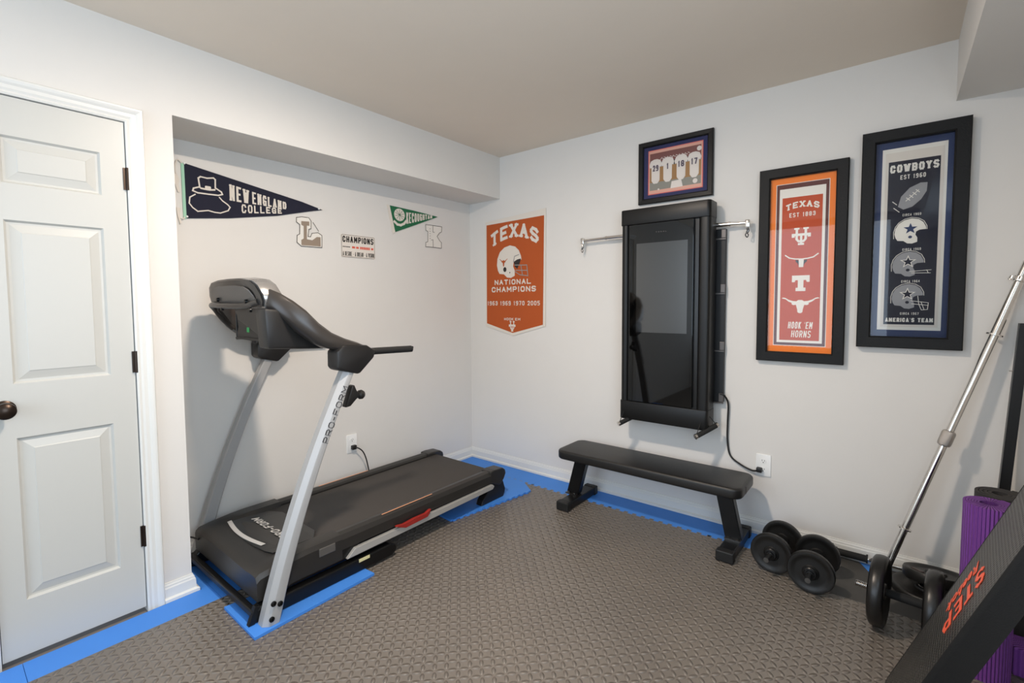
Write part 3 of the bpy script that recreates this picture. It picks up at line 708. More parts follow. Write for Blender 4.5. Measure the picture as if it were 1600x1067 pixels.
# ================================================================ wall gym
gy = thing('wall_gym', 'tall black wall mounted digital gym with a dark glass screen and short chrome arms', 'exercise machine', (1.72, -0.1, 0.57))
gx0, gx1, gz0, gz1, gf = 1.452, 1.990, 0.574, 1.866, -0.17
b = bm_new()
prism(b, rrect(gx0, gx1, gf, -0.035, 0.022, 5), XY, gz1-0.093, gz1, 0.004); obj('top_cap', b, 'gym_black', gy, smooth=True)
b = bm_new(); prism(b, rrect(gx0, gx1, gf, -0.035, 0.022, 5), XY, gz0, gz0+0.115, 0.004); obj('bottom_cap', b, 'gym_black', gy, smooth=True)
for xa, xb in ((gx0+0.004, gx0+0.05), (gx1-0.066, gx1-0.002)):
    b = bm_new(); prism(b, rrect(xa, xb, gf+0.006, -0.035, 0.021, 6), XY, gz0+0.115, gz1-0.093); obj('side_column', b, 'gym_black', gy, smooth=True)
b = bm_new(); box(b, gx0+0.05, gx1-0.066, gf+0.02, -0.035, gz0+0.115, gz1-0.093); obj('housing', b, 'gym_edge', gy)
b = bm_new(); box(b, gx0+0.064, gx1-0.090, gf+0.0, gf+0.02, gz0+0.118, gz1-0.095, 0.002); scr = obj('screen', b, 'gym_glass', gy)
b = bm_new(); box(b, 1.560, 1.868, gf-0.0006, gf, 1.12, 1.655); tag(obj('display_area', b, 'gym_display', scr), 'greyer reflecting display area of the screen')
b = bm_new(); letters(b, 'TONAL', 1.68, 1.745, 1.712, 0.006, lambda u, v, w: Vector((u, gf-0.0004-w, v)), 0, sw=0.18, gap=0.9); tag(obj('lettering', b, 'bracket_grey', scr), 'tiny grey lettering')
b = bm_new(); box(b, 1.47, 2.034, -0.03, -0.002, 0.722, 1.716, 0.003); wb = obj('wall_board', b, 'board_black', gy)
for z in (1.70, 1.39, 1.06, 0.76):
    b = bm_new(); box(b, 1.95, 2.036, -0.040, -0.03, z-0.045, z-0.038); box(b, 2.012, 2.036, -0.040, -0.028, z-0.036, z+0.012, 0.002)
    tag(obj('board_bracket', b, 'bracket_grey', wb), 'small grey bracket')
for s, xa, xb, z in ((-1, 1.47, 1.118, 1.724), (1, 1.97, 2.152, 1.733)):
    b = bm_new(); cyl(b, (xa, -0.055, z+0.004), ((xa+xb)/2+0.0*s, -0.055, z+0.002), 0.0115, seg=16); cyl(b, ((xa+xb)/2, -0.055, z+0.002), (xb, -0.055, z-0.002), 0.0088, seg=16)
    cyl(b, ((xa+xb)/2-0.004, -0.055, z+0.002), ((xa+xb)/2+0.004, -0.055, z+0.002), 0.0135, seg=16)
    arm = obj('cable_arm', b, 'chrome', gy, smooth=True); arm['label'] = 'chrome cable arm'
    b = bm_new(); box(b, xb-0.011, xb+0.011, -0.068, -0.042, z-0.026, z+0.016, 0.004); obj('arm_tip', b, 'chrome', arm, smooth=True)
    b = bm_new(); tube(b, [(xb, -0.06, z-0.03), (xb+0.004, -0.06, z-0.045), (xb-0.003, -0.06, z-0.055)], 0.007, seg=8, smooth_n=4)
    tube(b, [(xb-0.003, -0.06, z-0.055), (xb-0.009, -0.06, z-0.066), (xb-0.001, -0.06, z-0.080), (xb+0.006, -0.06, z-0.068), (xb-0.001, -0.06, z-0.058)], 0.003, seg=6, smooth_n=4)
    tag(obj('cable_hook', b, 'steel_dark', arm, smooth=True), 'small metal cable hook hanging from the arm tip')
for (p0, p1) in (((1.945, -0.205, 0.548), (2.02, -0.11, 0.600)), ((1.474, -0.205, 0.548), (1.55, -0.11, 0.598))):
    p0, p1 = Vector(p0), Vector(p1); d = (p1-p0).normalized()
    b = bm_new(); cyl(b, p0, p1, 0.014, seg=16); h = obj('handle_grip', b, 'foam_grip', gy, smooth=True)
    b = bm_new(); cyl(b, p0-d*0.012, p0, 0.0155, seg=16); tag(obj('grip_end', b, 'chrome', h, smooth=True), 'bright metal end cap')
    b = bm_new(); cyl(b, p1, p1+d*0.012, 0.0155, seg=16); tag(obj('grip_end', b, 'chrome', h, smooth=True), 'bright metal end cap')
    b = bm_new(); ap = (p0+p1)/2+Vector((-0.02, 0.02, 0.11)); tube(b, [p0-d*0.006, (p0*0.5+ap*0.5), ap], 0.0022, seg=6, smooth_n=0); tube(b, [p1+d*0.006, p1*0.5+ap*0.5+Vector((0.005, 0, 0)), ap], 0.0022, seg=6, smooth_n=0); obj('strap', b, 'rubber', h)
b = bm_new(); tube(b, [(2.02, -0.045, 0.775), (2.043, -0.04, 0.765), (2.060, -0.02, 0.715), (2.058, -0.015, 0.60), (2.058, -0.012, 0.50), (2.075, -0.012, 0.415), (2.13, -0.015, 0.375), (2.19, -0.02, 0.355), (2.225, -0.03, 0.362)], 0.0052)
box(b, 2.215, 2.243, -0.034, -0.008, 0.353, 0.379, 0.004); obj('power_cord', b, 'black_plastic', gy, smooth=True)

# wall sockets
def outlet(fn, label, plugs):
    o0 = fn(0, 0, 0); t = thing('wall_outlet', label, 'electrical outlet', o0)
    b = bm_new(); prism(b, rrect(-0.038, 0.038, -0.061, 0.061, 0.005, 3), fn, 0.0, 0.006, 0.002); obj('cover_plate', b, 'white_plastic', t, smooth=True, angle=25)
    for v in (0.024, -0.024):
        b = bm_new(); prism(b, circle(0, v, 0.0165, 24, 0.014), fn, 0.006, 0.0075); so = obj('socket', b, 'white_plastic', t)
        b = bm_new()
        for q in (rrect(-0.0075, -0.0052, v-0.001, v+0.008, 0.0004, 1), rrect(0.0052, 0.0075, v-0.001, v+0.007, 0.0004, 1), circle(0, v-0.0075, 0.0028, 10)): prism(b, q, fn, 0.0074, 0.0078)
        tag(obj('slots', b, 'slot_dark', so), 'dark slots')
    return t
outlet(lambda u, v, w: Vector((2.246+u, -w, 0.391+v)), 'white double outlet to the right of the bench, low on the back wall', 1)
outlet(lambda u, v, w: Vector((w, -1.153+u, 0.375+v)), 'white double outlet on the alcove wall behind the treadmill deck', 1)

# ================================================================ bench
bn = thing('weight_bench', 'low flat black padded bench on black steel legs, against the back wall', 'bench', (1.69, -0.28, 0))
b = bm_new(); prism(b, rrect(1.122, 2.225, -0.402, -0.094, 0.055, 7), XY, 0.307, 0.364, 0.014, 3); obj('seat_pad', b, 'vinyl', bn, smooth=True, angle=40)
b = bm_new(); box(b, 2.2245, 2.2265, -0.30, -0.295, 0.317, 0.354); obj('pad_seam', b, 'slot_dark', bn)
b = bm_new(); box(b, 1.20, 2.17, -0.27, -0.23, 0.280, 0.307, 0.003); obj('under_beam', b, 'black_metal', bn)
for xb_, xt, xf in ((1.178, 1.245, 1.205), (2.165, 2.110, 2.165)):
    b = bm_new()
    loft(b, [[Vector((x+dx, y, z)) for dx, y in ((-0.042, -0.285), (0.042, -0.285), (0.042, -0.235), (-0.042, -0.235))] for x, z in ((xb_, 0.055), (xt, 0.307))])
    es = list(b.edges); bmesh.ops.bevel(b, geom=es, offset=0.004, segments=2, affect='EDGES')
    lg = obj('leg', b, 'black_metal', bn)
    b = bm_new(); box(b, xf-0.038, xf+0.038, -0.405, -0.105, 0.004, 0.052, 0.004); ft = obj('foot_bar', b, 'black_metal', bn)
    for y in (-0.42, -0.10):
        b = bm_new(); box(b, xf-0.043, xf+0.043, y-0.012-0.02*(y < -0.3), y+0.012+0.02*(y > -0.3), 0.0, 0.056, 0.006); obj('rubber_cap', b, 'rubber', ft)
    b = bm_new(); box(b, xb_-0.040, xb_+0.040, -0.305, -0.285, 0.052, 0.060); 
    for dx in (-0.022, 0.022): lathe(b, [(0, 0.009), (0.006, 0.009), (0.007, 0)], (xb_+dx, -0.295, 0.060), (0, 0, 1), 6)
    tag(obj('bolts', b, 'steel_dark', ft), 'steel bolts and bracket')

# ================================================================ weights
def plate_prof(R, t, hub=0.03):
    h = t/2
    return [(-h*0.7, 0.013), (-h*1.0, 0.015), (-h*1.0, hub), (-h*0.55, hub+0.004), (-h*0.5, R*0.60), (-h*0.55, R*0.72), (-h*0.85, R*0.80), (-h*1.0, R*0.90), (-h*0.95, R*0.965), (-h*0.6, R), (h*0.6, R), (h*0.95, R*0.965), (h*1.0, R*0.90), (h*0.85, R*0.80), (h*0.55, R*0.72), (h*0.5, R*0.60), (h*0.55, hub+0.004), (h*1.0, hub), (h*1.0, 0.015), (h*0.7, 0.013), (-h*0.7, 0.013)]
def local_thing(name, label, cat, loc, rot, group=None):
    t = thing(name, label, cat, loc, group); t.rotation_euler = rot; LOCAL.add(t.name); return t
def dumbbell(label, loc, rz, R, y1, y2, thick, ends, m='iron_plate', grip='steel_dark', endm='steel_dark', n=1, rx=0):
    t = local_thing('dumbbell', label, 'dumbbell', loc, (rx, 0, rz))
    b = bm_new(); cyl(b, (0, ends[0], 0), (0, ends[1], 0), 0.0115, seg=16); obj('bar', b, endm, t, smooth=True)
    b = bm_new(); cyl(b, (0, y1+thick/2, 0), (0, y2-thick/2, 0), 0.0155, seg=16); obj('grip', b, grip, t, smooth=True)
    for y, s in ((y1, -1), (y2, 1)):
        for k in range(n):
            b = bm_new(); lathe(b, plate_prof(R*(1-0.0*k), thick), (0, y+s*k*(thick+0.001), 0), (0, 1, 0), 48, cap=False); obj('weight_plate', b, m, t, smooth=True, angle=50)
        ye = y+s*(thick*(n-0.5)+0.001)
        b = bm_new(); lathe(b, [(0, 0.026), (0.006, 0.028), (0.010, 0.024), (0.011, 0.017), (0.018, 0.016), (0.019, 0.012)], (0, ye, 0), (0, s, 0), 24); obj('spin_collar', b, 'black_metal', t, smooth=True)
    return t
dumbbell('black dumbbell nearest the bench, left of the two resting side by side', (2.374, -0.30, 0.0935), math.radians(-5), 0.093, -0.095, 0.085, 0.030, (-0.185, 0.150), 'iron_plate', 'black_metal', 'steel_dark', 1)
dumbbell('black dumbbell right of another one, in front of the foam gripped bar', (2.537, -0.368, 0.0935), math.radians(-1), 0.093, -0.100, 0.090, 0.030, (-0.188, 0.150), 'iron_plate', 'black_metal', 'steel_dark', 1)
BD = Vector((0.984, -0.105, 0))
big = local_thing('dumbbell', 'big black dumbbell with thick round plates and a ribbed chrome end, beside the step platform', 'dumbbell', (2.860, -0.548, 0.1375), (0, 0, math.atan2(BD.y, BD.x)-PI/2))
b = bm_new(); cyl(b, (0, -0.05, 0), (0, 0.05, 0), 0.0165, seg=18); cyl(b, (0, -0.10, 0), (0, 0.10, 0), 0.0145, seg=18); obj('grip', b, 'foam_grip', big, smooth=True)
for s in (-1, 1):
    b = bm_new(); R = 0.137; y0 = 0.082*s; h = 0.026
    pr = [(-h*0.6, 0.012), (-h*0.8, 0.014), (-h*0.8, 0.03), (-h*0.45, 0.034), (-h*0.4, R*0.72), (-h*0.85, R*0.82), (-h, R*0.90), (-h*0.75, R*0.975), (-h*0.3, R), (h*0.3, R), (h*0.75, R*0.975), (h, R*0.90), (h*0.85, R*0.82), (h*0.4, R*0.72), (h*0.45, 0.034), (h*0.8, 0.03), (h*0.8, 0.014), (h*0.6, 0.012), (-h*0.6, 0.012)]
    lathe(b, pr, (0, y0, 0), (0, 1, 0), 56, cap=False); wp = obj('weight_plate', b, 'vinyl_plate', big, smooth=True, angle=60)
    b = bm_new(); prof = []
    for k in range(12 if s < 0 else 4): prof += [(k*0.005, 0.0125), (k*0.005+0.0025, 0.0105)]
    lathe(b, prof, (0, y0+s*h*0.8, 0), (0, s, 0), 18); tag(obj('threaded_end', b, 'chrome', big, smooth=True), 'ribbed chrome end of the bar')
b = bm_new(); lathe(b, [(0, 0.017), (0.003, 0.017), (0.0035, 0.014), (0.0028, 0)], (0, -0.105, 0.1155), (0, -0.6, 1), 20); obj('plug_cap', b, 'rubber', big, smooth=True)
# short bar with foam grip
fb = thing('handle_bar', 'short chrome bar with a black foam grip lying along the foot of the back wall', 'exercise bar', (2.70, -0.05, 0.0))
P0, P1 = Vector((2.575, -0.050, 0.035)), Vector((2.862, -0.047, 0.035)); d_ = (P1-P0).normalized()
b = bm_new(); cyl(b, P0, P1, 0.011, seg=16); obj('bar', b, 'chrome', fb, smooth=True)
b = bm_new(); g0, g1 = P0+d_*0.018, P0+d_*0.150; L_ = (g1-g0).length
lathe(b, [(0, 0.021), (0.006, 0.021), (0.008, 0.0165), (L_-0.008, 0.0165), (L_-0.006, 0.021), (L_, 0.021)], g0, d_, 20); obj('foam_grip', b, 'foam_grip', fb, smooth=True)
b = bm_new(); lathe(b, [(0, 0.035), (0.012, 0.035)], P0-d_*0.004, d_, 20); obj('end_collar', b, 'black_metal', fb, smooth=True)
# loose plates
def loose_plate(label, loc, R, t, rot):
    o = local_thing('weight_plate', label, 'weight plate', loc, rot)
    b = bm_new(); lathe(b, plate_prof(R, t, 0.035), (0, 0, 0), (0, 0, 1), 56, cap=False); obj('disc', b, 'iron_plate', o, smooth=True, angle=50)
    b = bm_new(); lathe(b, [(-t*0.52, 0.024), (-t*0.55, 0.019), (t*0.55, 0.019), (t*0.58, 0.024), (t*0.5, 0.026)], (0, 0, 0), (0, 0, 1), 24, cap=False); tag(obj('hub_ring', b, 'steel_dark', o, smooth=True), 'metal ring in the centre hole')
    b = bm_new(); prism(b, rrect(-0.03, 0.03, R*0.60, R*0.76, 0.006, 3), XY, t*0.28, t*0.505); obj('grip_slot', b, 'slot_dark', o)
    return o
loose_plate('black weight plate lying flat at the bottom of the pile by the corner', (2.937, -0.168, 0.0178), 0.125, 0.033, (0, 0, 0.4))
loose_plate('thick black weight plate resting on top of the pile, beside the purple roll', (2.968, -0.165, 0.0895), 0.115, 0.044, (math.radians(6), math.radians(10), 2.2))
# barbell
bb = thing('barbell', 'long chrome barbell leaning against the back wall behind the weights', 'barbell', (2.7741, -0.2001, 0.0))
A0 = Vector((2.7741, -0.2001, 0.004)); A1 = Vector((3.18782, -0.045, 1.36452)); dd = (A1-A0).normalized(); LL = (A1-A0).length
def along(z): return A0+dd*((z-A0.z)/dd.z)
b = bm_new(); cyl(b, A0, along(0.272), 0.0150, seg=20); s1 = obj('sleeve', b, 'chrome', bb, smooth=True)
b = bm_new(); lathe(b, [(0, 0.017), (0.003, 0.026), (0.009, 0.026), (0.012, 0.018)], along(0.270), dd, 24); obj('collar_ring', b, 'chrome', bb, smooth=True)
b = bm_new(); cyl(b, along(0.275), along(0.46), 0.0155, seg=20); obj('knurled_section', b, 'chrome', bb, smooth=True)
b = bm_new(); cyl(b, along(0.46), along(1.153), 0.0150, seg=20); obj('shaft', b, 'chrome', bb, smooth=True)
b = bm_new(); lathe(b, [(0, 0.016), (0.004, 0.022), (0.012, 0.0245), (0.060, 0.0245), (0.068, 0.022), (0.072, 0.016)], along(0.665), dd, 24); tag(obj('centre_coupling', b, 'knurled_steel', bb, smooth=True), 'thick knurled steel coupling')
b = bm_new(); lathe(b, [(0, 0.016), (0.002, 0.028), (0.008, 0.028), (0.010, 0.018)], along(1.150), dd, 24); obj('collar_ring', b, 'chrome', bb, smooth=True)
b = bm_new(); cyl(b, along(1.155), along(1.46), 0.0165, seg=20); obj('sleeve', b, 'chrome', bb, smooth=True)
b = bm_new(); cc = along(1.375); lathe(b, [(0, 0.018), (0.003, 0.024), (0.022, 0.024), (0.025, 0.018)], cc, dd, 24)
u_, v_, _ = frame_of(dd)
for k in range(6):
    a = PI*k/3; q = cc+dd*0.012+(u_*math.cos(a)+v_*math.sin(a))*0.030
    lathe(b, [(0, 0.009), (0.012, 0.009)], q-dd*0.006, dd, 12)
obj('star_collar', b, 'chrome', bb, smooth=True)
# slim black pole
pl = thing('exercise_pole', 'slim black pole standing against the wall in the right corner', 'exercise pole', (3.13, -0.085, 0))
b = bm_new(); q0, q1 = Vector((3.142, -0.12, 0.0)), Vector((3.214, -0.05, 1.205))
loft(b, [[q+Vector((dx, dy, 0)) for dx, dy in ((-.017, -.017), (.017, -.017), (.017, .017), (-.017, .017))] for q in (q0, q1)]); obj('post', b, 'black_metal', pl)
b = bm_new(); qm = q0+(q1-q0)*0.835; cyl(b, qm+Vector((-0.03, -0.005, 0)), qm+Vector((0.03, -0.005, 0)), 0.003, seg=8); tag(obj('pin', b, 'chrome', pl), 'thin steel pin')

# ================================================================ rolls
def roll(name, label, loc, R, h, turns, th, m, start=0.0):
    t = local_thing(name, label, 'exercise mat', loc, (0, 0, start))
    b = bm_new(); n = int(turns*40); rin = R-turns*(th*1.22); 
    ins, outs = [], []
    for i in range(n+1):
        a = 2*PI*turns*i/n; r = rin+(R-rin)*i/n; sq = 1.0
        outs.append((r*math.cos(a), r*math.sin(a))); ins.append(((r-th)*math.cos(a), (r-th)*math.sin(a)))
    for i in range(n):
        q = [ins[i], outs[i], outs[i+1], ins[i+1]]
        lo = [b.verts.new((x, y, 0)) for x, y in q]; hi = [b.verts.new((x, y, h)) for x, y in q]
        b.faces.new(hi); b.faces.new(rev(lo)); b.faces.new((lo[1], lo[2], hi[2], hi[1])); b.faces.new((lo[3], lo[0], hi[0], hi[3]))
    bmesh.ops.remove_doubles(b, verts=b.verts, dist=0.00005)
    obj('rolled_foam', b, m, t, smooth=True, angle=40); return t
roll('yoga_mat', 'rolled up purple ribbed exercise mat standing on end by the wall', (3.070, -0.625, 0.0), 0.073, 0.60, 6.6, 0.0060, 'purple_foam', -2.72)
roll('yoga_mat', 'rolled up black exercise mat standing behind the purple roll', (3.125, -0.395, 0.0), 0.080, 0.575, 4.4, 0.010, 'black_foam_mat', -1.47)
b = bm_new(); box(b, 3.150, 3.33, -0.590, -0.490, 0.0, 0.10, 0.006); tag(obj('yoga_block', b, 'purple_foam'), 'purple foam block on the floor under the leaning step platform', 'foam block')

# ================================================================ step platform
SB = CAM+(Vector((2.8065, -0.8956, 0.0))-CAM)*0.98; sa = Vector((0.36187, -0.03484, 0.93158)).normalized(); sb_ = Vector((-0.09585, -0.99540, 0.0)).normalized(); sn = sb_.cross(sa).normalized()
st = thing('step_platform', 'black rubber aerobic step platform leaning at the right edge, with orange lettering', 'aerobic step', SB)
st.rotation_euler = Matrix(((sb_.x, sa.x, sn.x), (sb_.y, sa.y, sn.y), (sb_.z, sa.z, sn.z))).to_euler(); LOCAL.add(st.name)
W_, L_s, HH = 0.38, 1.02, 0.062
b = bm_new(); prism(b, rrect(0.0035, W_-0.0035, 0.0035, L_s-0.0035, 0.028, 5), XY, -0.012, 0.0); obj('tread_surface', b, 'dimple_rubber', st)
b = bm_new()
def rr3(g, z): return [Vector((x, y, z)) for x, y in rrect(-g, W_+g, -g*0.3, L_s+g*0.3, 0.03+g, 5)]
R = loft(b, [rr3(-0.004, -0.008), rr3(-0.004, 0.0006), rr3(0.0, 0.0008), rr3(0.004, -0.004), rr3(0.005, -0.012), rr3(0.008, -HH+0.008), rr3(0.012, -HH), rr3(0.004, -HH), rr3(-0.01, -HH+0.02), rr3(-0.02, -0.02)]); obj('skirt', b, 'step_skirt', st, smooth=True, angle=50)
for x in (0.045, W_-0.045):
    for y in (0.30, 0.75):
        b = bm_new(); box(b, x-0.03, x+0.03, y-0.045, y+0.045, -HH-0.038, -HH+0.04, 0.006); tag(obj('foot', b, 'rubber', st), 'black block foot under the platform')
SFN = lambda u, v, w: Vector((v, 0.60-u, w))
b = bm_new(); letters(b, 'STEP', 0.0, 0.205, 0.178, 0.088, SFN, 0.0008, sw=0.15, gap=0.28, t=0.001); tag(obj('lettering', b, 'orange_print', st), 'large orange word on the tread')
def text_mesh(body, width, height, shear=0.0, bold=0.0):
    cu = bpy.data.curves.new('txt', 'FONT'); cu.body = body; cu.size = 1.0; cu.shear = shear; cu.offset = bold; cu.extrude = 0.0; cu.resolution_u = 3
    o = bpy.data.objects.new('txt', cu); COL.objects.link(o); dg = bpy.context.evaluated_depsgraph_get()
    me = bpy.data.meshes.new_from_object(o.evaluated_get(dg)); bpy.data.objects.remove(o); bpy.data.curves.remove(cu)
    b = bm_new(); b.from_mesh(me); bpy.data.meshes.remove(me)
    xs = [v.co.x for v in b.verts]; ys = [v.co.y for v in b.verts]
    x0, x1, y0, y1 = min(xs), max(xs), min(ys), max(ys)
    for v in b.verts: v.co.x = (v.co.x-x0)/(x1-x0)*width; v.co.y = (v.co.y-y0)/(y1-y0)*height; v.co.z = 0
    return b
def text_on(bm_t, fn, u0, v0, w, t=0.0006, warp=None):
    ex = bmesh.ops.extrude_face_region(bm_t, geom=list(bm_t.faces)); top_ = set(g for g in ex['geom'] if isinstance(g, bmesh.types.BMVert))
    for v in bm_t.verts:
        u, vv = v.co.x+u0, v.co.y+v0
        if warp: u, vv = warp(u, vv)
        v.co = fn(u, vv, w+(t if v in top_ else 0))
    return bm_t
b = text_on(text_mesh('Reebok', 0.175, 0.055, 0.3, 0.02), SFN, 0.025, 0.100, 0.0008, 0.001); tag(obj('lettering', b, 'orange_print', st), 'smaller orange brand word below the large one')

# ================================================================ wall decorations
AW = lambda u, v, w: Vector((w, u, v))             # alcove wall: u = y, v = z
BW = lambda u, v, w: Vector((u, -w, v))            # back wall:   u = x, v = z
def multi(name, m, parent, polys, fn, w, t=0.0007, label=None):
    b = bm_new()
    for p in polys: flat(b, p, fn, w, t)
    o = obj(name, b, m, parent)
    if label: o['label'] = label
    return o
def word(name, m, parent, text, u0, u1, v, h, fn, w, label=None, **k):
    b = bm_new(); letters(b, text, u0, u1, v, h, fn, w, **k); o = obj(name, b, m, parent)
    if label: o['label'] = label
    return o
def lines(name, m, parent, paths, width, fn, w, t=0.0007):
    b = bm_new()
    for p in paths: stroke(b, p, width, fn, w, t)
    return obj(name, b, m, parent)
# navy pennant
pn = thing('pennant', 'large navy felt pennant with cream lettering and hat emblem, pinned high on the alcove wall', 'pennant', (0.004, -1.7, 1.736))
b = bm_new(); tip = (-1.319, 1.886)
prism(b, [(-2.057, 2.011), (-2.055, 1.737), (-1.85, 1.765), (-1.60, 1.812), (-1.40, 1.866), tip, (-1.45, 1.915), (-1.75, 1.962)], AW, 0.002, 0.006); obj('felt', b, 'navy_felt', pn)
multi('edge_band', 'seafoam', pn, [[(-2.069, 2.012), (-2.056, 2.012), (-2.054, 1.734), (-2.067, 1.734)]], AW, 0.002, 0.005, 'pale green edge band')
b = bm_new(); tube(b, [(0.006, -2.064, 2.008), (0.012, -2.085, 2.02), (0.012, -2.096, 1.985), (0.009, -2.094, 1.95)], 0.0035, seg=6)
prism(b, [(-2.098, 1.955), (-2.088, 1.952), (-2.078, 1.925), (-2.083, 1.90), (-2.078, 1.862), (-2.087, 1.862), (-2.098, 1.90), (-2.106, 1.925)], AW, 0.004, 0.008)
tag(obj('tie_tab', b, 'cream_felt', pn), 'cream felt tie tab')
b = bm_new(); prism(b, [(-2.096, 1.785), (-2.078, 1.785), (-2.083, 1.755), (-2.076, 1.71), (-2.084, 1.705), (-2.094, 1.755)], AW, 0.004, 0.008)
tube(b, [(0.006, -2.062, 1.742), (0.010, -2.070, 1.732), (0.008, -2.082, 1.735)], 0.003, seg=6)
tag(obj('tie_tab', b, 'cream_felt', pn), 'cream felt tie tab')
lerp = lambda a, b_, t: a+(b_-a)*t
def warped_word(text, u0, u1, v0a, v0b, h0, h1, fn, w, **k):
    b = bm_new(); letters(b, text, 0.0, (u1-u0), 0.0, h0, fn, w, warp=lambda u, v: (u0+u, lerp(v0a, v0b, u/(u1-u0))+v*lerp(1.0, h1/h0, u/(u1-u0))), **k); return b
obj('lettering', warped_word('NEW', -1.850, -1.752, 1.858, 1.858, 0.088, 0.070, AW, 0.0062, sw=0.13, gap=0.34, serif=True), 'cream_felt', pn)
obj('lettering', warped_word('ENGLAND', -1.735, -1.546, 1.858, 1.858, 0.067, 0.036, AW, 0.0062, sw=0.13, gap=0.34, serif=True), 'cream_felt', pn)
obj('lettering', warped_word('COLLEGE', -1.792, -1.573, 1.800, 1.829, 0.048, 0.027, AW, 0.0062, sw=0.15, gap=0.36, serif=False), 'cream_felt', pn)
lines('hat_emblem', 'cream_felt', pn, [[(-1.990, 1.902), (-1.995, 1.948), (-1.985, 1.957), (-1.955, 1.955), (-1.925, 1.962), (-1.917, 1.955), (-1.918, 1.915)],
    [(-1.99, 1.905), (-2.018, 1.893), (-2.022, 1.880), (-2.00, 1.873), (-1.955, 1.874), (-1.905, 1.876), (-1.885, 1.884), (-1.89, 1.896), (-1.918, 1.912)]], 0.007, AW, 0.0062)
multi('hat_buckle', 'cream_felt', pn, [rrect(-1.966, -1.938, 1.893, 1.915, 0.004, 2), [(-1.988, 1.903), (-1.966, 1.902), (-1.966, 1.893), (-1.988, 1.895)], [(-1.938, 1.902), (-1.918, 1.907), (-1.918, 1.898), (-1.938, 1.894)]], AW, 0.0062)
lines('emblem_outline', 'cream_felt', pn, [[(-2.012, 1.863), (-2.036, 1.845), (-2.040, 1.815), (-2.025, 1.795), (-2.003, 1.779), (-1.955, 1.790), (-1.925, 1.785), (-1.898, 1.785), (-1.860, 1.803), (-1.850, 1.822), (-1.862, 1.835), (-1.885, 1.850), (-1.90, 1.866)]], 0.006, AW, 0.0062)
for y, z in ((-2.056, 2.008), (-2.053, 1.745), (-1.345, 1.888)):
    b = bm_new(); lathe(b, [(0, 0.005), (0.008, 0.005), (0.010, 0.003), (0.010, 0)], (0.006, y, z), (1, 0, 0), 10); obj('pushpin', b, 'white_plastic', pn)
# letter L
lt = thing('wall_letter', 'taupe block letter L on white outlined card, below the navy pennant tip', 'wall letter', (0.004, -1.41, 1.65))
outl = [(-1.487, 1.818), (-1.455, 1.826), (-1.410, 1.826), (-1.396, 1.808), (-1.398, 1.761), (-1.412, 1.757), (-1.418, 1.712), (-1.402, 1.712), (-1.392, 1.735), (-1.352, 1.742), (-1.328, 1.728), (-1.330, 1.653), (-1.462, 1.651), (-1.488, 1.671), (-1.486, 1.713), (-1.470, 1.722), (-1.468, 1.779), (-1.488, 1.792)]
multi('card', 'white_card', lt, [outl], AW, 0.001, 0.004)
b = bm_new(); stroke(b, outl, 0.0035, AW, 0.0052, 0.0006, closed=True); obj('outline', b, 'dark_line', lt)
multi('letter_face', 'taupe', lt, [[(-1.458, 1.800), (-1.408, 1.803), (-1.408, 1.778), (-1.424, 1.777), (-1.426, 1.695), (-1.392, 1.692), (-1.362, 1.715), (-1.338, 1.716), (-1.338, 1.659), (-1.461, 1.657), (-1.461, 1.688), (-1.446, 1.697), (-1.444, 1.772), (-1.458, 1.778)]], AW, 0.0055)
b = bm_new(); stroke(b, [(-1.382, 1.802), (-1.347, 1.752)], 0.003, AW, 0.002); tag(obj('scuff_mark', b, 'dark_line', lt), 'thin diagonal mark beside the letter')
# licence plate
lp = thing('license_plate', 'white souvenir license plate reading CHAMPIONS, between the two wall letters', 'license plate', (0.004, -1.07, 1.606))
multi('plate', 'plate_white', lp, [rrect(-1.197, -0.941, 1.606, 1.755, 0.010, 4)], AW, 0.001, 0.003)
b = bm_new(); stroke(b, rrect(-1.193, -0.945, 1.610, 1.751, 0.008, 3), 0.0022, AW, 0.0042, 0.0004, closed=True); obj('border_line', b, 'dark_line', lp)
word('lettering', 'print_black', lp, 'CHAMPIONS', -1.186, -0.953, 1.703, 0.040, AW, 0.0042, sw=0.2, gap=0.28)
word('lettering', 'print_black', lp, 'A DESIRE - A DREAM - A VISION', -1.186, -0.950, 1.616, 0.028, AW, 0.0042, sw=0.13, gap=0.35)
multi('small_print', 'print_black', lp, [[(-1.185+0.011*i, 1.671), (-1.177+0.011*i, 1.671), (-1.177+0.011*i, 1.677), (-1.185+0.011*i, 1.677)] for i in range(5)], AW, 0.0042)
multi('red_print', 'print_red', lp, [[(-1.118, 1.667), (-1.096, 1.667), (-1.096, 1.680), (-1.118, 1.680)], [(-1.088, 1.667), (-1.068, 1.667), (-1.068, 1.680), (-1.088, 1.680)]]+[[(-1.058+0.013*i, 1.665), (-1.048+0.013*i, 1.665), (-1.048+0.013*i, 1.682), (-1.058+0.013*i, 1.682)] for i in range(6)]+[[(-0.972, 1.667), (-0.955, 1.667), (-0.955, 1.680), (-0.972, 1.680)]], AW, 0.0042)
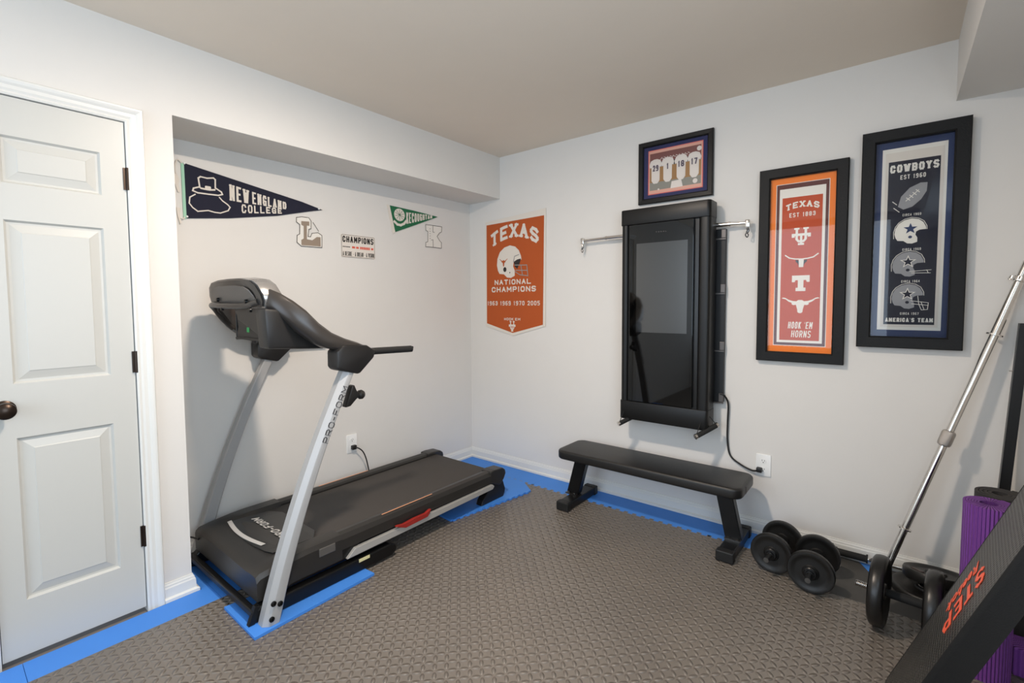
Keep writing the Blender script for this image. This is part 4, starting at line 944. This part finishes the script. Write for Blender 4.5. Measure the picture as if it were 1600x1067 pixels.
# green pennant
gp = thing('pennant', 'small green felt pennant with white lettering near the corner of the alcove wall', 'pennant', (0.004, -0.6, 1.80))
multi('edge_band', 'cream_felt', gp, [[(-0.836, 1.995), (-0.800, 1.992), (-0.764, 1.810), (-0.791, 1.797)]], AW, 0.001, 0.004)
multi('felt', 'green_felt', gp, [[(-0.812, 1.993), (-0.600, 1.987), (-0.362, 1.973), (-0.560, 1.893), (-0.768, 1.812)]], AW, 0.0015, 0.004)
multi('emblem_disc', 'cream_felt', gp, [circle(-0.729, 1.938, 0.047, 28, 0.044)], AW, 0.0057)
lines('emblem_lines', 'green_felt', gp, [[(-0.729+0.04*math.cos(a), 1.938+0.037*math.sin(a)), (-0.729-0.04*math.cos(a), 1.938-0.037*math.sin(a))] for a in (0.3, 0.9, 1.6, 2.3, 2.8)], 0.0022, AW, 0.0066)
lines('emblem_ribbon', 'cream_felt', gp, [[(-0.775, 1.885), (-0.750, 1.868), (-0.720, 1.866), (-0.690, 1.880), (-0.672, 1.900)]], 0.017, AW, 0.0057)
obj('lettering', warped_word('KECOUGHTAN', -0.668, -0.420, 1.880, 1.958, 0.085, 0.016, AW, 0.0057, sw=0.16, gap=0.3), 'cream_felt', gp)
# letter K
lk = thing('wall_letter', 'white block letter K cutout with a dark outline, below the green pennant', 'wall letter', (0.004, -0.4, 1.733))
ko = [(-0.486, 1.899), (-0.412, 1.901), (-0.322, 1.902), (-0.325, 1.862), (-0.348, 1.850), (-0.372, 1.822), (-0.345, 1.790), (-0.327, 1.778), (-0.328, 1.734), (-0.413, 1.735), (-0.489, 1.733), (-0.487, 1.765), (-0.467, 1.772), (-0.464, 1.850), (-0.485, 1.856)]
multi('card', 'white_card', lk, [ko], AW, 0.001, 0.004)
b = bm_new(); stroke(b, ko, 0.0035, AW, 0.0052, 0.0006, closed=True); stroke(b, [(-0.412, 1.899), (-0.414, 1.850), (-0.398, 1.850)], 0.003, AW, 0.0052); stroke(b, [(-0.413, 1.737), (-0.414, 1.792), (-0.432, 1.788)], 0.003, AW, 0.0052)
for i in range(5): stroke(b, [(-0.446, 1.80+i*0.018), (-0.440, 1.80+i*0.018)], 0.003, AW, 0.0052)
obj('outline', b, 'dark_line', lk)

# shared drawings
def helmet_polys(cx, cz, s, face=1):
    """football helmet seen from its side, about 1.0 s wide"""
    P = lambda pts: [(cx+face*x*s, cz+z*s) for x, z in pts]
    shell = P([(-0.50, -0.08), (-0.48, 0.12), (-0.38, 0.32), (-0.20, 0.45), (0.02, 0.50), (0.22, 0.45), (0.36, 0.33), (0.44, 0.16), (0.46, 0.05), (0.26, 0.04), (0.16, -0.02), (0.14, -0.14), (0.20, -0.26), (0.20, -0.42), (0.05, -0.48), (-0.10, -0.46), (-0.22, -0.36), (-0.40, -0.34), (-0.46, -0.24)])
    return shell, P
LONG = [(-1.0, 0.30), (-0.93, 0.36), (-0.80, 0.34), (-0.62, 0.22), (-0.40, 0.14), (-0.20, 0.12), (-0.10, 0.20), (0.10, 0.20), (0.20, 0.12), (0.40, 0.14), (0.62, 0.22), (0.80, 0.34), (0.93, 0.36), (1.0, 0.30), (0.92, 0.29), (0.78, 0.25), (0.62, 0.10), (0.44, 0.02), (0.46, -0.06), (0.36, -0.12), (0.22, -0.10), (0.18, -0.26), (0.14, -0.42), (0.14, -0.54), (0.06, -0.62), (-0.06, -0.62), (-0.14, -0.54), (-0.14, -0.42), (-0.18, -0.26), (-0.22, -0.10), (-0.36, -0.12), (-0.46, -0.06), (-0.44, 0.02), (-0.62, 0.10), (-0.78, 0.25), (-0.92, 0.29)]
def longhorn(cx, cz, sx, sz=None): return [(cx+x*sx, cz+z*(sz or sx)) for x, z in LONG]
def slab_T(cx, cz, w, h):
    P = [(-.5, .5), (.5, .5), (.5, .08), (.34, .08), (.30, .2), (.16, .2), (.16, -.28), (.28, -.28), (.28, -.5), (-.28, -.5), (-.28, -.28), (-.16, -.28), (-.16, .2), (-.30, .2), (-.34, .08), (-.5, .08)]
    return [(cx+x*w, cz+z*h) for x, z in P]
def ut_mark(cx, cz, w, h):
    T = lambda pts: [(cx+x*w, cz+z*h) for x, z in pts]
    return [T([(-.5, .17), (.5, .17), (.5, -.05), (.34, -.05), (.34, .03), (-.34, .03), (-.34, -.05), (-.5, -.05)]), T([(-.06, .17), (.06, .17), (.06, -.38), (-.06, -.38)]), T([(-.16, -.5), (.16, -.5), (.16, -.38), (-.16, -.38)]),
            T([(-.38, .5), (-.10, .5), (-.10, .40), (-.17, .40), (-.17, -.14), (-.10, -.22), (.10, -.22), (.17, -.14), (.17, .40), (.10, .40), (.10, .5), (.38, .5), (.38, .40), (.30, .40), (.30, -.18), (.16, -.34), (-.16, -.34), (-.30, -.18), (-.30, .40), (-.38, .40)])]

# Texas champions banner
tb = thing('wall_banner', 'burnt orange felt banner with TEXAS and a white helmet, its bottom ending in a point', 'banner', (0.475, -0.004, 1.05))
multi('felt_border', 'cream_felt', tb, [[(0.180, 1.955), (0.33, 1.966), (0.476, 1.974), (0.777, 1.998), (0.772, 1.128), (0.464, 1.046), (0.180, 1.113)]], BW, 0.002, 0.004, 'cream felt backing and border')
multi('orange_field', 'burnt_orange', tb, [[(0.194, 1.930), (0.762, 1.945), (0.749, 1.139), (0.460, 1.068), (0.190, 1.138)]], BW, 0.0062, 0.0008)
b = bm_new(); cxm = 0.475
letters(b, 'TEXAS', 0.240, 0.712, 0.0, 0.108, BW, 0.0071, sw=0.21, gap=0.25, serif=True, warp=lambda u, v: (u, 1.735+0.075*(1-((u-cxm)/0.24)**2)+v)); obj('lettering', b, 'cream_felt', tb)
shell, HP = helmet_polys(0.432, 1.622, 0.258)
hs_ = multi('helmet', 'cream_felt', tb, [shell], BW, 0.0071)
multi('helmet_emblem', 'burnt_orange', hs_, [longhorn(0.372, 1.628, 0.042, 0.06)], BW, 0.0079)
multi('helmet_openings', 'dark_thread', hs_, [circle(0.385, 1.566, 0.016, 16, 0.019), HP([(0.17, 0.0), (0.30, 0.06), (0.44, 0.08), (0.40, -0.04), (0.30, -0.22), (0.20, -0.14)]), circle(0.435, 1.54, 0.005, 8)], BW, 0.0079)
lines('face_guard', 'grey_thread', hs_, [HP([(0.20, -0.10), (0.56, -0.12), (0.66, -0.12), (0.70, -0.44), (0.40, -0.40), (0.22, -0.30)]), HP([(0.24, -0.26), (0.66, -0.28)]), HP([(0.44, -0.12), (0.50, -0.42)]), HP([(0.16, 0.0), (0.20, 0.16), (0.36, 0.20)])], 0.006, BW, 0.0083)
word('lettering', 'cream_felt', tb, 'NATIONAL', 0.277, 0.640, 1.447, 0.040, BW, 0.0071, sw=0.22, gap=0.28)
word('lettering', 'cream_felt', tb, 'CHAMPIONS', 0.246, 0.686, 1.389, 0.042, BW, 0.0071, sw=0.22, gap=0.28, warp=lambda u, v: (u, v-0.04+0.04*1.0))
word('lettering', 'cream_felt', tb, '1963 1969 1970 2005', 0.200, 0.722, 1.284, 0.034, BW, 0.0071, sw=0.17, gap=0.4)
multi('mark', 'cream_felt', tb, ut_mark(0.455, 1.120, 0.066, 0.082), BW, 0.0071)
word('lettering', 'cream_felt', tb, 'EM', 0.485, 0.535, 1.166, 0.020, BW, 0.0071, sw=0.2, gap=0.35)
word('lettering', 'cream_felt', tb, 'HOOK', 0.375, 0.468, 1.166, 0.020, BW, 0.0071, sw=0.2, gap=0.35)

# picture frames
def frame(name, root, u0, u1, v0, v1, fw, d0, d1, m, lip=0.0):
    b = bm_new(); rings = []
    for ins, dep in ((0, d0), (0, d1-0.004), (0.004, d1), (fw-0.006, d1-0.001), (fw, d1-0.006-lip), (fw, d0+0.006), (fw, d0)):
        rings.append([BW(u0+ins, v0+ins, dep), BW(u1-ins, v0+ins, dep), BW(u1-ins, v1-ins, dep), BW(u0+ins, v1-ins, dep)])
    R = [[b.verts.new(p) for p in r] for r in rings]; R.append(R[0])
    for A, B in zip(R, R[1:]):
        for k in range(4): b.faces.new((A[k], A[(k+1) % 4], B[(k+1) % 4], B[k]))
    return obj(name, b, m, root)
def panel(name, m, root, u0, u1, v0, v1, w, t=0.002, label=None): return multi(name, m, root, [[(u0, v0), (u1, v0), (u1, v1), (u0, v1)]], BW, w, t, label)
def glass(root, u0, u1, v0, v1, w):
    b = bm_new(); b.faces.new([b.verts.new(BW(u, v, w)) for u, v in ((u0, v0), (u1, v0), (u1, v1), (u0, v1))]); return tag(obj('glass_pane', b, 'picture_glass', root), 'clear reflecting glass')
# jersey photo
jf = thing('framed_picture', 'small black framed photo of four white numbered jerseys, hung above the wall gym', 'framed picture', (1.73, -0.003, 1.915))
frame('frame', jf, 1.502, 1.955, 1.917, 2.297, 0.032, 0.003, 0.027, 'frame_black')
panel('mat_board', 'mat_navy', jf, 1.530, 1.927, 1.945, 2.270, 0.008)
panel('mat_liner', 'mat_pink', jf, 1.562, 1.896, 1.972, 2.243, 0.0102, 0.0005)
photo = panel('photo', 'photo_peach', jf, 1.567, 1.891, 1.977, 2.238, 0.0108, 0.0005)
panel('photo_wall', 'photo_maroon', photo, 1.573, 1.885, 2.16, 2.222, 0.0114, 0.0003)
panel('photo_locker', 'photo_wood', photo, 1.573, 1.885, 2.045, 2.16, 0.0114, 0.0003)
panel('photo_shade', 'photo_dark', photo, 1.573, 1.885, 2.135, 2.165, 0.0118, 0.0003)
panel('photo_bench', 'photo_grey', photo, 1.573, 1.885, 1.997, 2.045, 0.0114, 0.0003)
for cx, num in ((1.610, '29'), (1.686, '1'), (1.768, '18'), (1.846, '17')):
    jz = 2.165
    j = multi('jersey', 'photo_white', photo, [[(cx-0.040, jz-0.012), (cx-0.030, jz+0.012), (cx-0.010, jz+0.020), (cx+0.010, jz+0.020), (cx+0.030, jz+0.012), (cx+0.040, jz-0.012), (cx+0.036, jz-0.030), (cx+0.027, jz-0.028), (cx+0.026, jz-0.11), (cx+0.012, jz-0.128), (cx-0.012, jz-0.128), (cx-0.026, jz-0.11), (cx-0.027, jz-0.028), (cx-0.036, jz-0.030)]], BW, 0.0122, 0.0003)
    w_ = 0.013 if len(num) == 1 else 0.036
    word('number', 'photo_number', j, num, cx-w_/2, cx+w_/2, jz-0.052, 0.036, BW, 0.0126, sw=0.2, gap=0.35, t=0.0003)
multi('photo_shirt', 'photo_white', photo, [[(1.712, 2.035), (1.770, 2.038), (1.780, 1.995), (1.705, 1.993)], circle(1.852, 2.016, 0.014, 16), circle(1.874, 2.20, 0.014, 12), circle(1.584, 2.16, 0.010, 12), circle(1.630, 1.999, 0.006, 10)], BW, 0.0130, 0.0003)
word('photo_script', 'photo_white', photo, 'FENWAY', 1.655, 1.815, 2.178, 0.020, BW, 0.0118, sw=0.12, gap=0.3, t=0.0003) if False else lines('photo_script', 'photo_white', photo, [[(1.640+i*0.012, 2.178+0.012*((i*7) % 3)/2), (1.650+i*0.012, 2.190-0.010*((i*5) % 3)/2)] for i in range(15)], 0.003, BW, 0.0118, 0.0003)
glass(jf, 1.530, 1.927, 1.945, 2.270, 0.016)
# Texas heritage frame
tf = thing('framed_picture', 'tall black frame with orange mat and a red-brown TEXAS heritage banner', 'framed picture', (2.40, -0.003, 0.98))
frame('frame', tf, 2.203, 2.600, 0.981, 2.003, 0.052, 0.004, 0.038, 'frame_black_grain')
panel('mat_board', 'mat_orange', tf, 2.245, 2.560, 1.02, 1.96, 0.010)
panel('mat_white_line', 'mat_white', tf, 2.281, 2.521, 1.066, 1.920, 0.0122, 0.0004)  # thin white line around the inner mat
panel('inner_mat', 'mat_maroon', tf, 2.284, 2.518, 1.069, 1.917, 0.0128, 0.0005)
panel('banner_backing', 'mat_white', tf, 2.298, 2.505, 1.083, 1.893, 0.0135, 0.0015)
bnr = panel('banner_field', 'texas_red', tf, 2.311, 2.492, 1.096, 1.846, 0.0152, 0.0005)
b = bm_new(); letters(b, 'TEXAS', 2.328, 2.478, 0.0, 0.032, BW, 0.0158, sw=0.22, gap=0.3, serif=True, warp=lambda u, v: (u, 1.775+0.016*(1-((u-2.403)/0.075)**2)+v)); obj('lettering', b, 'mat_white', bnr)
word('lettering', 'mat_white', bnr, 'EST 1883', 2.345, 2.462, 1.742, 0.022, BW, 0.0158, sw=0.16, gap=0.45)
multi('mark', 'mat_white', bnr, ut_mark(2.401, 1.640, 0.086, 0.090), BW, 0.0158)
hd = multi('longhorn_head', 'mat_white', bnr, [[(2.392, 1.525), (2.416, 1.525), (2.414, 1.480), (2.394, 1.480)]], BW, 0.0162)
lines('longhorn_horns', 'mat_white', bnr, [[(2.331, 1.545), (2.350, 1.530), (2.375, 1.524), (2.404, 1.522), (2.432, 1.524), (2.458, 1.530), (2.478, 1.546)]], 0.006, BW, 0.0158)
multi('longhorn_ears', 'dark_thread', bnr, [[(2.380, 1.520), (2.394, 1.514), (2.394, 1.486), (2.388, 1.500), (2.378, 1.510)], [(2.428, 1.520), (2.414, 1.514), (2.414, 1.486), (2.420, 1.500), (2.430, 1.510)]], BW, 0.0158)
multi('block_letter', 'mat_white', bnr, [slab_T(2.404, 1.396, 0.080, 0.082)], BW, 0.0158)
multi('longhorn_mark', 'mat_white', bnr, [longhorn(2.404, 1.292, 0.086, 0.084)], BW, 0.0158)
b = bm_new(); letters(b, "HOOK 'EM", 2.350, 2.460, 1.158, 0.036, BW, 0.0158, sw=0.12, gap=0.34, warp=lambda u, v: (u+0.1*(v-1.158)+0.0, v)); obj('lettering', b, 'mat_white', bnr)
b = bm_new(); letters(b, 'HORNS', 2.366, 2.454, 1.112, 0.036, BW, 0.0158, sw=0.12, gap=0.34, warp=lambda u, v: (u+0.08*(v-1.114)+0.0, v)); obj('lettering', b, 'mat_white', bnr)
glass(tf, 2.250, 2.553, 1.030, 1.955, 0.026)
# Cowboys heritage frame
cf = thing('framed_picture', 'tall black frame with a blue mat around a navy COWBOYS heritage banner of three helmets', 'framed picture', (2.84, -0.003, 1.077))
frame('frame', cf, 2.649, 3.031, 1.079, 2.097, 0.054, 0.006, 0.046, 'frame_black_grain')
panel('mat_board', 'mat_blue', cf, 2.695, 2.985, 1.125, 2.05, 0.014)
panel('inner_mat', 'mat_white', cf, 2.727, 2.957, 1.164, 2.012, 0.0162, 0.0008)
panel('banner_backing', 'cream_felt', cf, 2.739, 2.946, 1.178, 1.992, 0.0172, 0.0015)
cb = panel('banner_field', 'cowboy_navy', cf, 2.751, 2.934, 1.190, 1.950, 0.0190, 0.0005)
word('lettering', 'mat_white', cb, 'COWBOYS', 2.757, 2.929, 1.898, 0.036, BW, 0.0196, sw=0.22, gap=0.28, serif=True)
word('lettering', 'mat_white', cb, 'EST 1960', 2.795, 2.885, 1.864, 0.020, BW, 0.0196, sw=0.16, gap=0.4)
# plain stand-in for the running figure: a football in flight
fb_ = multi('football_emblem', 'cowboy_grey', cb, [[(2.790, 1.740), (2.800, 1.785), (2.830, 1.822), (2.868, 1.840), (2.892, 1.838), (2.890, 1.800), (2.872, 1.765), (2.842, 1.735), (2.810, 1.725)]], BW, 0.0196)
lines('football_laces', 'mat_white', cb, [[(2.818, 1.763), (2.862, 1.808)]]+[[(2.826+i*0.011-0.006, 1.771+i*0.011+0.006), (2.826+i*0.011+0.006, 1.771+i*0.011-0.006)] for i in range(4)]+[[(2.770, 1.765), (2.785, 1.750)], [(2.775, 1.735), (2.795, 1.715)]], 0.003, BW, 0.0204)
for z, t_, u0, u1 in ((1.694, 'CIRCA 1960', 2.808, 2.874), (1.534, 'CIRCA 1960', 2.812, 2.878), (1.386, 'CIRCA 1964', 2.812, 2.878), (1.236, 'CIRCA 1967', 2.812, 2.879)):
    word('lettering', 'mat_white', cb, t_, u0, u1, z, 0.011, BW, 0.0196, sw=0.14, gap=0.5, t=0.0004)
for i, (cx, cz, c_, st_) in enumerate(((2.842, 1.622, 'mat_white', 'mat_blue'), (2.838, 1.470, 'cowboy_grey', 'cowboy_navy'), (2.840, 1.320, 'cowboy_grey', 'cowboy_navy'))):
    sh, HP = helmet_polys(cx-0.002, cz, 0.118)
    hm = multi('helmet', c_, cb, [sh], BW, 0.0196)
    lines('helmet_outline', 'mat_white', hm, [HP([(-0.52, -0.25), (-0.53, 0.0), (-0.48, 0.2), (-0.38, 0.36), (-0.20, 0.49), (0.02, 0.54), (0.22, 0.49), (0.38, 0.37), (0.47, 0.18), (0.48, 0.05)])], 0.0022, BW, 0.0203)
    if i: multi('star_border', 'mat_white', hm, [star(cx-0.004, cz+0.012, 0.031)], BW, 0.0203, 0.0003)
    multi('star', st_, hm, [star(cx-0.004, cz+0.012, 0.026 if i == 0 else 0.022)], BW, 0.0207)
    multi('ear_hole', st_, hm, [circle(cx-0.004, cz-0.026, 0.007, 14, 0.0065)], BW, 0.0207)
    if i == 1: lines('face_guard', 'mat_white', hm, [HP([(0.05, -0.28), (0.68, -0.24)]), HP([(0.10, -0.34), (0.66, -0.36)]), HP([(0.55, -0.24), (0.60, -0.36)])], 0.0022, BW, 0.0207)
    if i == 2: lines('face_guard', 'mat_white', hm, [HP([(0.10, -0.16), (0.62, -0.24), (0.60, -0.50), (0.42, -0.52), (0.34, -0.30), (0.30, 0.02)]), HP([(0.12, -0.28), (0.62, -0.34)]), HP([(0.40, -0.2), (0.50, -0.5)])], 0.0024, BW, 0.0207)
word('lettering', 'mat_white', cb, "AMERICA'S TEAM", 2.758, 2.929, 1.202, 0.019, BW, 0.0196, sw=0.24, gap=0.28, serif=True)
glass(cf, 2.698, 2.982, 1.128, 2.045, 0.030)
